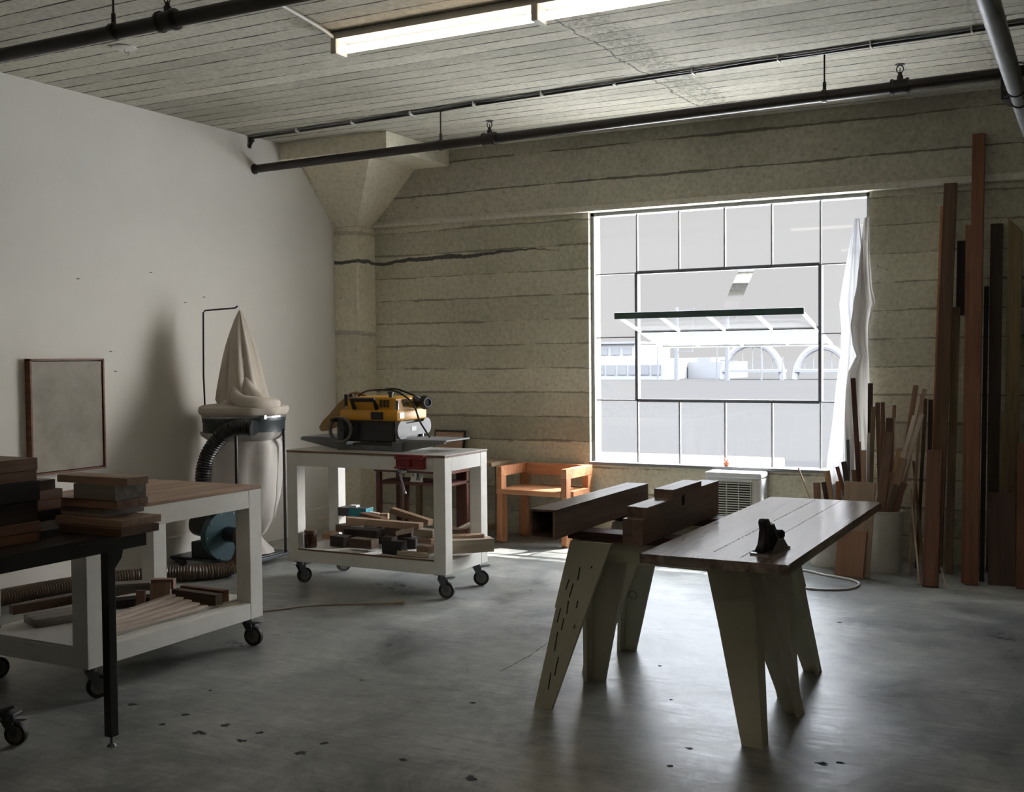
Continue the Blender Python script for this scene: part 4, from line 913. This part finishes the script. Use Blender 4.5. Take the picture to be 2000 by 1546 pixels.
# ------------------------------------------------------------------ dust collector
DX, DY = -5.66, 6.45
p = empty('dust_collector', (DX, DY, 0), label='dust collector with slumped canvas filter bag beside the white left wall', cat='dust collector')
MB().box(-6.04, -5.40, 6.05, 6.62, .06, .08, .004).box(-5.42, -5.36, 6.0, 6.75, .05, .075, .004).build('base_plate', MATS['dark_teal'], p)
for x, y in ((-5.45, 6.68), (-5.98, 6.60), (-5.98, 6.08), (-5.42, 6.03)): caster(p, x, y, .06, R(70), False, .026, 'caster')
MB().lathe([(.001, 1.02), (.30, 1.02), (.30, 1.09), (.305, 1.10), (.305, 1.13), (.30, 1.14), (.001, 1.14)], (DX, DY, -.04), n=40).build('separator_ring', MATS['dark_teal'], p, smooth=True)
MB().lathe([(.302, 0), (.308, .004), (.308, .018), (.302, .022)], (DX, DY, 1.085), n=40).box(DX+.25, DX+.31, DY-.14, DY-.11, 1.08, 1.11, .003).build('clamp_band', MATS['steel'], p)
def foldf(th, h):
    k = max(0, min(1, (1.88-h)/.8))
    return 1+.10*math.sin(3*th+1.0)+.24*math.copysign(abs(math.sin(3*th+h+.6))**.6, 1)*(.5+.5*k)-.14+.05*math.sin(11*th+h*6)
prof = [(.303, 1.10), (.322, 1.115), (.330, 1.14), (.325, 1.165), (.29, 1.180), (.19, 1.19), (.178, 1.22), (.168, 1.28), (.155, 1.36), (.142, 1.44), (.126, 1.53), (.106, 1.62), (.078, 1.71), (.046, 1.80), (.018, 1.86), (.004, 1.885)]
def bagr(th, h):
    if h < 1.2: return 1+.02*math.sin(5*th)+.015*math.sin(11*th)
    return foldf(th, h)
bag = MB().lathe(prof, (DX, DY, 0), n=84, fn=bagr)
# the cone of the bag stands over the left half of the ring and slumps to the right
for v in bag.b.verts:
    if v.co.z > 1.18: v.co.x -= .025*min(1, (v.co.z-1.18)/.05); v.co.y -= .0
bag.build('filter_bag', MATS['bag_canvas'], p, smooth=True)
MB().tube([(DX+.02, DY-.12, 1.34), (DX+.07, DY-.17, 1.25), (DX+.15, DY-.19, 1.20), (DX+.25, DY-.12, 1.185), (DX+.28, DY+.02, 1.19), (DX+.2, DY+.14, 1.19)], lambda u: .008+.055*math.sin(math.pi*min(1, u*1.05))**.8, 14).tube([(DX+.05, DY-.05, 1.42), (DX+.12, DY-.08, 1.28), (DX+.2, DY-.06, 1.21), (DX+.27, DY-.02, 1.17)], lambda u: .01+.05*math.sin(math.pi*u)**.8, 14).build('bag_slump', MATS['bag_canvas'], p, smooth=True)
MB().tube([(DX-.285, DY-.10, 1.0), (DX-.30, DY-.10, 1.4), (DX-.30, DY-.09, 1.87), (DX-.285, DY-.085, 1.885), (DX-.06, DY-.01, 1.90), (DX-.045, DY, 1.915)], .0065, 8, smooth=1).build('bag_hanger', MATS['black_paint'], p, smooth=True)
def lowr(th, h): return 1+.05*math.sin(6*th+h*4)+.03*math.sin(11*th-h*6)
low = MB().lathe([(.30, .985), (.288, .95), (.25, .92), (.268, .87), (.262, .70), (.245, .5), (.21, .34), (.15, .24), (.10, .20), (.14, .15), (.20, .09), (.001, .085)], (DX+.0, DY, 0), n=64, fn=lowr)
for v in low.b.verts:
    k = max(0, min(1, (.9-v.co.z)/.7)); v.co.x += .06*k; v.co.y -= .06*k
low.build('collection_bag', MATS['poly_bag'], p, smooth=True)
for a in (-60, 20, 140): 
    x = DX+.305*math.cos(R(a)); y = DY+.305*math.sin(R(a)); MB().cyl((x, y, .07), (x, y, 1.0), .011, n=10).build('support_leg', MATS['black_paint'], p)
# blower: a flat drum facing the room, its motor behind it
bx, by_, bz = -5.50, 6.08, .262
bl = MB().lathe([(.001, -.08), (.155, -.08), (.165, -.07), (.165, .0), (.178, .004), (.178, .012), (.001, .012)], (bx-.02, by_, bz), (1, -.25, 0), 40).build('blower_housing', MATS['teal_metal'], p, smooth=True)
b = MB()
for k in range(10):
    a = 2*math.pi*k/10; ux = Vector((1, -.25, 0)).normalized(); uy = Vector((.25, 1, 0)).normalized()
    c = Vector((bx-.02, by_, bz))+ux*.013+uy*.165*math.cos(a)+Vector((0, 0, 1))*.165*math.sin(a); b.cyl(c, c+ux*.006, .006, n=8)
b.build('bolts', MATS['steel'], bl, kind='stuff')
MB().cyl((bx-.09, by_+.02, bz+.05), (bx-.36, by_+.09, bz+.05), .088, n=28).build('motor', MATS['black_plastic'], p, smooth=True)
MB().box(bx-.34, bx-.1, by_-.02, by_+.13, .08, .2, .01).build('motor_mount', MATS['dark_teal'], p)
MB().cyl((bx, by_, bz+.01), (bx+.13, by_-.03, bz+.01), .055, n=24).build('inlet', MATS['black_plastic'], p, smooth=True)
MB().cyl((-5.46, 6.18, 1.045), (-5.30, 6.13, 1.03), .05, .056, n=24).build('outlet_neck', MATS['dark_teal'], p, smooth=True)
MB().tube([(-5.30, 6.13, 1.03), (-5.40, 6.10, 1.035), (-5.50, 6.08, 1.0), (-5.60, 6.05, .90), (-5.66, 6.03, .78), (-5.675, 6.02, .62), (-5.65, 6.03, .50), (-5.60, 6.06, .41)], .053, 18, ribs=(.021, .0045)).build('black_hose', MATS['black_plastic'], p, smooth=True)
MB().tube([(-5.38, 6.05, .27), (-5.33, 6.03, .22), (-5.33, 6.0, .12), (-5.36, 5.93, .062), (-5.46, 5.74, .058), (-5.63, 5.60, .058), (-5.78, 5.42, .058), (-5.90, 5.15, .058), (-5.98, 4.76, .058), (-6.02, 4.3, .058)], .049, 18, ribs=(.019, .005)).build('flexible_duct', MATS['hose_clear'], p, smooth=True, label='translucent brown ribbed duct running along the floor')

# ------------------------------------------------------------------ armchair by the back wall
def armchair(loc, rz, mz, mx, label):
    c = empty('wooden_armchair', loc, rz, label=label, cat='chair')
    W2, D = .30, .20
    for sx in (-1, 1):
        x0 = sx*W2-.025; x1 = sx*W2+.025
        for sy in (-1, 1):
            # tapered leg with a rounded foot
            y = sy*(D-.02)
            MB().prism([(y-.045-.01*(sy < 0), .02), (y-.025, 0), (y+.025, 0), (y+.045+.01*(sy > 0), .02), (y+.038, .40), (y-.038, .40)], x0, x1, 'YZ', .004).build('leg', MATS[mz], c, world=False)
        for ya in (-D-.03, D-.05): MB().box(x0, x1, ya, ya+.08, .40, .545, .003).build('arm_post', MATS[mz], c, world=False)
        MB().box(x0-.001, x1+.001, -D-.03, D+.03, .545, .625, .003).build('armrest', MATS[mx], c, world=False)
    MB().box(-W2-.02, W2-.026, -D-.035, D+.02, .402, .442, .003).box(W2-.03, W2+.045, -D+.055, D-.055, .402, .442, .003).build('seat', MATS[mx], c, world=False)
    MB().box(-W2+.026, W2-.026, D-.02, D+.03, .53, .624, .003).build('backrest', MATS[mx], c, world=False)
    return c
armchair((-4.035, 8.22, 0), R(-3), 'fir', 'fir_x', 'orange fir armchair with slotted arms standing against the concrete back wall')
# pale bench and red stool in the dark behind the planer bench
p = empty('pale_side_table', (-4.9, 8.2, 0), label='pale plywood side table against the back wall, behind the planer bench', cat='table')
MB().box(-5.40, -4.42, 8.02, 8.40, .615, .65, .003).build('tabletop', MATS['pale_bench'], p)
for x in (-5.36, -4.56):
    for y in (8.05, 8.33): MB().box(x, x+.045, y, y+.045, 0, .615, .003).build('leg', MATS['pale_bench'], p)
MB().box(-4.556, -4.52, 8.095, 8.33, .06, .11).build('stretcher', MATS['pale_bench'], p)
p = empty('framed_picture', (-5.06, 8.35, .65), label='small black framed picture standing on the pale side table', cat='picture')
MB().bar((-5.06, 8.39, .652), (-5.06, 8.44, .88), .315, .014, (0, -1, .2), .001).build('frame', MATS['black_paint'], p)
MB().bar((-5.06, 8.383, .668), (-5.06, 8.430, .864), .28, .004, (0, -1, .2)).build('print', MATS['wood_tan'], p)
p = empty('red_stool', (-4.84, 7.62, 0), label='dark red wooden stool with an open shelf, seen under the planer bench', cat='stool')
MB().box(-5.19, -4.48, 7.45, 7.80, .605, .64, .003).build('seat', MATS['red_stool'], p)
MB().box(-5.17, -4.50, 7.47, 7.78, .505, .53, .003).build('shelf', MATS['red_stool'], p)
for x, w_ in ((-5.18, .04), (-4.60, .10)):
    for y in (7.46, 7.75): MB().box(x, x+w_, y, y+.035, 0, .605, .003).build('leg', MATS['red_stool'], p)
MB().box(-5.0, -4.97, 7.60, 7.63, 0, .505).build('leg', MATS['red_stool'], p)
p = empty('white_card', (-4.80, 7.50, .53), label='pale standing card with black scribbles on the shelf of the red stool', cat='card')
MB().prism([(-4.865, .5305), (-4.745, .5305), (-4.752, .655), (-4.775, .665), (-4.82, .66), (-4.845, .60)], 7.480, 7.484, 'XZ').build('card_sheet', MATS['cream_bin'], p)
MB().tube([(-4.845, 7.4785, .575), (-4.835, 7.4785, .60), (-4.828, 7.4785, .57)], .0025, 6).tube([(-4.80, 7.4785, .545), (-4.79, 7.4785, .61), (-4.778, 7.4785, .545)], .005, 6).tube([(-4.77, 7.4785, .60), (-4.758, 7.4785, .585), (-4.768, 7.4785, .565)], .0025, 6).build('scribble', MATS['black_paint'], p)

# ------------------------------------------------------------------ air conditioner and window sill
p = empty('air_conditioner', (-2.47, 8.33, 0), label='white boxy air conditioner with a dark louvred grille under the window', cat='air conditioner')
MB().box(-2.69, -2.255, 8.30, 8.498, 0, .58, .012).build('housing', MATS['white_plastic'], p)
MB().box(-2.695, -2.25, 8.285, 8.498, .575, .622, .016).build('top_cover', MATS['white_plastic'], p)
MB().box(-2.645, -2.33, 8.297, 8.303, .17, .545).build('grille_opening', MATS['void_black'], p)
b = MB()
for k in range(20): b.box(-2.645, -2.33, 8.288, 8.299, .178+k*.0187, .186+k*.0187)
for x in (-2.65, -2.618, -2.522, -2.427, -2.332): b.box(x-.003, x+.003, 8.284, 8.299, .17, .545)
b.build('grille_slats', MATS['ivory'], p)
MB().box(-2.325, -2.262, 8.290, 8.301, .05, .565, .002).build('side_panel', MATS['ivory'], p)
p = empty('terracotta_pot', (-2.588, 8.53, .645), label='tiny orange terracotta pot on the window sill above the air conditioner', cat='pot')
MB().lathe([(.001, 0), (.016, 0), (.022, .025), (.025, .026), (.025, .033), (.001, .030)], (-2.588, 8.51, .645), n=20).build('pot_body', MATS['terracotta'], p, smooth=True)
MB().tube([(-2.588, 8.51, .675), (-2.60, 8.51, .695), (-2.605, 8.512, .71)], .005, 6).tube([(-2.585, 8.51, .675), (-2.578, 8.51, .70)], .005, 6).build('stub', MATS['terracotta'], p)

# ------------------------------------------------------------------ sawhorses
def hexa(b, lo, zl, hi, zh):
    t = bmesh.new(); A = [t.verts.new((x, y, zl)) for x, y in lo]; B = [t.verts.new((x, y, zh)) for x, y in hi]
    t.faces.new(A); t.faces.new(B[::-1])
    for i in range(4): t.faces.new((A[i], B[i], B[(i+1) % 4], A[(i+1) % 4]))
    bmesh.ops.recalc_face_normals(t, faces=t.faces); b.add(t)
def sawhorse(cx, cy, label, rz=0):
    h = empty('sawhorse', (cx, cy, 0), rz, label=label, cat='sawhorse')
    T = .018; ZT = .708
    for sx in (-1, 1):
        for sy in (-1, 1):
            xb_, yb = sx*.5125, sy*.25; xt, yt = sx*.41, sy*.105
            def rect(x, y, wx, wy):
                return [(x, y), (x-sx*wx, y), (x-sx*wx, y-sy*wy), (x, y-sy*wy)]
            b = MB()
            # plate across the front or back face, and the plate along the outer side
            zk = .42; k = zk/ZT; xk = xb_+(xt-xb_)*k; yk = yb+(yt-yb)*k
            hexa(b, rect(xb_, yb, .085, T), 0, rect(xk, yk, .150, T), zk)
            hexa(b, rect(xk+sx*.006, yk, .156, T), zk, rect(xt, yt, .200, T), ZT)
            hexa(b, rect(xb_, yb-sy*T, T, .045), 0, rect(xk, yk-sy*T, T, .075), zk)
            hexa(b, rect(xk+sx*.006, yk-sy*T, T+.006, .075), zk, rect(xt, yt-sy*T, T, .085), ZT)
            b.build('leg', MATS['saw_paint'], h, world=False)
    MB().box(-.392, .392, -.02, .02, .615, ZT, .002).build('apron', MATS['saw_paint'], h, world=False)
    MB().box(-.45, .62, -.06, .06, ZT, .745, .003).build('top_rail', MATS['rail_wood'], h, world=False)
    return h
h1 = sawhorse(-1.622, 4.475, 'near sawhorse with olive painted splayed legs, under the front end of the walnut slab', R(-5))
h2 = sawhorse(-1.675, 5.095, 'far sawhorse with olive painted splayed legs, under the rear end of the walnut slab')
b = MB()
for o1, za, o2, zb in ((.075, .60, .078, .545), (.06, .53, .055, .47), (.035, .545, .03, .50), (.055, .455, .06, .40), (.10, .46, .10, .43), (.025, .42, .022, .36), (.05, .38, .052, .33), (.035, .32, .04, .24), (.065, .22, .066, .14), (.13, .61, .132, .60), (.045, .15, .05, .08), (.11, .36, .11, .345)):
    f = lambda z: -.25+(.145/.708)*z-.0008
    g = lambda o, z: -.5125+.1025*z/.708+o
    b.bar((g(o1, za), f(za), za), (g(o2, zb), f(zb), zb), .0045, .0016, (0, -1, .2))
b.build('crack_marks', MATS['chip_dark'], h1, world=False, kind='stuff')
t = MB().lathe([(.020, -.0005), (.0225, -.0005), (.0225, .0005), (.020, .0005)], (-.415, .1688, .30), (0, -1, -.2), 24).build('pencil_ring', MATS['chip_dark'], h2, world=False)
p = empty('walnut_slab', (-1.22, 4.75, .745), label='large walnut slab lying on the right half of the two sawhorses', cat='slab')
MB().box(-1.495, -.948, 3.832, 5.681, .7455, .7815, .0015).build('slab_body', MATS['panel_wood'], p)
random.seed(3)
for x in (-1.26, -1.137):
    b = MB(); y = 3.98 if x < -1.2 else 3.91
    while y < 5.63:
        l = random.uniform(.015, .035); b.box(x-.0022+random.uniform(-.001, .001), x+.0022, y, y+l, .7814, .7818); y += l+random.uniform(.006, .03)
    b.build('seam_marks', MATS['void_black'], p, kind='stuff')
MB().box(-1.399, -1.274, 3.8305, 3.8325, .7475, .7805).build('end_repair', MATS['wood_grey'], p)
# hollow box beam
p = empty('box_beam', (-2.065, 4.7, .745), label='hollow square walnut beam on the left end of the sawhorses', cat='beam')
x0, x1, z0, z1, t_ = -2.122, -2.007, .7456, .8696, .009
b = MB().box(x0, x1, 4.182, 5.269, z1-t_, z1, .001)
b.build('top_board', MATS['timber_wood'], p)
MB().box(x0, x1, 4.182, 5.269, z0, z0+t_, .001).build('bottom_board', MATS['timber_wood'], p)
MB().box(x0, x0+t_, 4.182, 5.269, z0+t_, z1-t_).build('side_board', MATS['timber_wood'], p)
MB().box(x1-t_, x1, 4.182, 5.269, z0+t_, z1-t_).build('side_board', MATS['timber_wood'], p)
MB().box(x0+t_, x1-t_, 5.25, 5.269, z0+t_, z1-t_).build('end_plug', MATS['timber_wood'], p)
# notched timbers
prof_ = [(4.186, .7456), (4.186, .8505), (4.234, .8505), (4.234, .8945), (4.55, .8945), (4.55, .9329), (4.934, .9329), (4.934, .908), (5.192, .908), (5.192, .7456)]
for x0, x1, dy, lab in ((-1.710, -1.6648, .012, 'left one of the two notched walnut timbers lying side by side on the sawhorses'), (-1.6645, -1.619, 0, 'right one of the two notched walnut timbers, with a square mortise in its side')):
    p = empty('notched_timber', ((x0+x1)/2, 4.7, .745), label=lab, cat='beam', group='notched timbers on the sawhorses')
    MB().prism([(y+dy, z) for y, z in prof_], x0, x1, 'YZ', .001).build('timber_body', MATS['timber_wood'], p)
    if dy == 0: MB().box(x1-.001, x1+.0006, 4.661, 4.699, .853, .896).build('mortise', MATS['void_black'], p)  # flat black plate painting the shade inside the mortise, no pocket is cut
# hand plane
p = empty('hand_plane', (-1.073, 4.09, .7819), R(-8), label='black bench hand plane with a tall handle standing on the walnut slab', cat='hand plane')
MB().prism([(-.036, -.115), (.036, -.115), (.036, .09), (.02, .115), (-.02, .115), (-.036, .09)], 0, .006, 'XY').build('sole', MATS['steel'], p, world=False)
for s in (-1, 1): MB().prism([(-.10, .005), (-.07, .012), (-.02, .048), (.03, .045), (.07, .012), (.10, .006)], s*.034-.0015, s*.034+.0015, 'YZ').build('cheek', MATS['light_grey'] if s > 0 else MATS['dark_steel'], p, world=False)
MB().prism([(-.112, .006), (-.05, .006), (-.045, .03), (-.055, .055), (-.052, .09), (-.040, .112), (-.055, .128), (-.085, .130), (-.098, .12), (-.088, .09), (-.098, .05), (-.108, .03)], -.014, .014, 'YZ', .006).build('rear_handle', MATS['black_plastic'], p, world=False, smooth=True)
MB().bar((0, .03, .012), (0, -.045, .105), .05, .006, (0, 1, 1), .001).build('blade', MATS['steel'], p, world=False)
MB().bar((0, .035, .022), (0, -.035, .104), .048, .010, (0, 1, 1), .002).build('lever_cap', MATS['black_plastic'], p, world=False)
MB().lathe([(.001, 0), (.016, 0), (.012, .015), (.012, .025), (.020, .04), (.019, .055), (.010, .064), (.001, .065)], (0, .075, .006), n=20).build('front_knob', MATS['black_plastic'], p, world=False, smooth=True)
MB().box(-.018, .018, -.035, .05, .006, .035, .004).build('frog', MATS['black_plastic'], p, world=False)

# ------------------------------------------------------------------ bins, leaning lumber
def bin_(c, r0, r1, h, mat, label, ribs=True):
    p = empty('waste_bin', (c[0], c[1], 0), label=label, cat='bin')
    prof = [(.001, .0), (r0, .0), (r0+.003, .008)]
    for k in range(1, 12):
        u = k/12; rr = r0+(r1-r0)*u; prof.append((rr+(.003 if ribs and k in (2, 9) else 0), h*u))
    prof += [(r1, h-.012), (r1+.005, h-.009), (r1+.005, h), (r1-.003, h), (r1-.006, h-.02), (r0-.006, .012), (.001, .012)]
    def fl(th, hh): return 1+(.010*(1 if math.sin(th*15) > .3 else 0) if ribs and .09*1 < hh < h*.72 and hh > .09 else 0)
    MB().lathe(prof, (c[0], c[1], 0), n=90, fn=fl).build('bin_body', MATS[mat], p, smooth=True)
    MB().lathe([(r1+.001, h-.014), (r1+.007, h-.010), (r1+.007, h+.001), (r1-.001, h+.001)], (c[0], c[1], 0), n=60).build('rim', MATS[mat], p, smooth=True)
    return p
bin_((-1.33, 8.08), .112, .128, .425, 'cream_bin', 'ribbed cream metal bin full of wood offcuts')
bin_((-1.735, 8.13), .115, .130, .40, 'white_bin', 'smooth white bucket of offcuts, half hidden behind the leaning plywood', False)
GR = dict(tall_board='tall boards leaning on the back wall at right', short_board='short boards in front of the tall lumber', thin_stick='thin sticks between the bin and the tall lumber',
          bin_offcut='offcuts standing in the ribbed cream bin', bucket_offcut='offcuts standing in the white bucket', leaning_offcut='offcuts leaning between curtain and bins', plywood_offcut=None)
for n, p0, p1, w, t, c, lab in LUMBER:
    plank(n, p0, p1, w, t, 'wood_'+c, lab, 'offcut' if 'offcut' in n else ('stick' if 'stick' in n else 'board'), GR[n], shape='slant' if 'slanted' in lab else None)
plank('plywood_sheet', (-1.505, 7.735, .003), (-1.49, 7.80, .305), .19, .018, 'ply_front', 'orange plywood offcut leaning low in front of the bins', 'plywood')
plank('plywood_sheet', (-1.475, 7.765, .003), (-1.455, 7.885, .635), .205, .020, 'ply_back', 'taller pale plywood offcut leaning right behind the orange one', 'plywood')

# ------------------------------------------------------------------ plastic sheet hanging over the right panes
def sheet(rows, n, y0, amp, seed, ph, freq=5):
    t = bmesh.new(); R_ = []
    # refine rows
    fine = []
    for a, b in zip(rows, rows[1:]):
        for k in range(6):
            u = k/6; fine.append([a[i]+(b[i]-a[i])*u for i in range(4)])
    fine.append(list(rows[-1]))
    for z, xl, xr, dy in fine:
        row = []
        for i in range(n+1):
            u = i/n
            w = amp*(math.sin(u*math.pi*freq+ph+z*2.2)+.5*math.sin(u*math.pi*freq*2.3+z*6+seed))
            w += amp*.6*math.sin(z*14+u*5+seed)*math.sin(u*math.pi)
            row.append(t.verts.new((xl+(xr-xl)*u, y0+dy+w, z)))
        R_.append(row)
    for a, b in zip(R_, R_[1:]):
        for i in range(n): t.faces.new((a[i], a[i+1], b[i+1], b[i]))
    return MB().add(t)
p = empty('plastic_curtain', (-1.6, 8.42, .65), label='torn white plastic sheet bunched over the right edge of the window', cat='curtain')
sheet([(2.50, -1.60, -1.565, .0), (2.30, -1.635, -1.54, .0), (2.05, -1.68, -1.52, 0), (1.88, -1.705, -1.52, 0), (1.70, -1.69, -1.53, 0), (1.50, -1.70, -1.55, 0), (1.30, -1.73, -1.56, .0), (1.0, -1.76, -1.58, .0), (.70, -1.80, -1.60, .0), (.40, -1.80, -1.60, .02)], 26, 8.43, .010, 1, 0, 4).build('thin_fold', MATS['thin_plastic'], p, smooth=True)
sheet([(2.50, -1.525, -1.487, .0), (2.25, -1.55, -1.487, 0), (2.0, -1.575, -1.47, 0), (1.88, -1.60, -1.445, 0), (1.84, -1.60, -1.46, 0), (1.72, -1.62, -1.487, 0), (1.58, -1.60, -1.49, -.02), (1.50, -1.57, -1.487, -.03), (1.38, -1.63, -1.485, -.02), (1.25, -1.65, -1.485, 0), (1.0, -1.66, -1.485, 0), (.75, -1.66, -1.487, 0), (.50, -1.66, -1.49, .0)], 30, 8.395, .017, 4, 1.3, 3).build('thick_fold', MATS['plastic_sheet'], p, smooth=True)

# ------------------------------------------------------------------ cords on the floor
p = empty('extension_cord', (-4.2, 5.5, 0), label='pale extension cord lying on the floor between the two workbenches', cat='cord')
MB().tube([(-5.2, 4.75, .006), (-4.75, 4.9, .006), (-4.44, 5.17, .006), (-4.28, 5.42, .006), (-4.03, 5.60, .006), (-3.83, 5.715, .006)], .006, 8).build('cable', MATS['cord_cream'], p, smooth=True)
MB().cyl((-3.84, 5.71, .014), (-3.785, 5.735, .014), .010, .014, n=12).build('plug', MATS['cord_cream'], p)
MB().tube([(-2.1, 7.9, .008), (-1.80, 7.80, .008), (-1.65, 7.70, .008), (-1.45, 7.60, .008), (-1.385, 7.46, .008), (-1.43, 7.29, .008), (-1.585, 7.21, .008), (-1.72, 7.25, .008), (-2.0, 7.55, .008)], .0075, 8).build('white_hose', MATS['cord_white'], smooth=True, label='white hose looping on the floor in front of the bins', cat='hose')

# ------------------------------------------------------------------ machine at the left edge
p = empty('mobile_machine_base', (-4.0, 2.95, 0), label='black machine stand on a caster at the lower left edge of the photo', cat='machine stand')
MB().box(-4.5, -3.86, 2.3, 2.92, .12, .42, .01).build('cabinet', MATS['black_plastic'], p)
MB().box(-4.5, -3.84, 2.90, 2.94, .10, .15, .004).box(-3.86, -3.80, 2.86, 2.96, .135, .15, .003).build('base_frame', MATS['black_paint'], p)
caster(p, -3.80, 2.93, .13, R(20), True, .045)
MB().lathe([(.001, .42), (.12, .42), (.14, .50), (.11, .60), (.05, .66), (.035, .68), (.05, .70), (.001, .70)], (-4.0, 2.85, 0), n=40, fn=lambda th, h: 1+.08*math.sin(6*th+h*20)).build('chip_bag', MATS['clear_bag'], p, smooth=True, label='crumpled clear plastic bag')
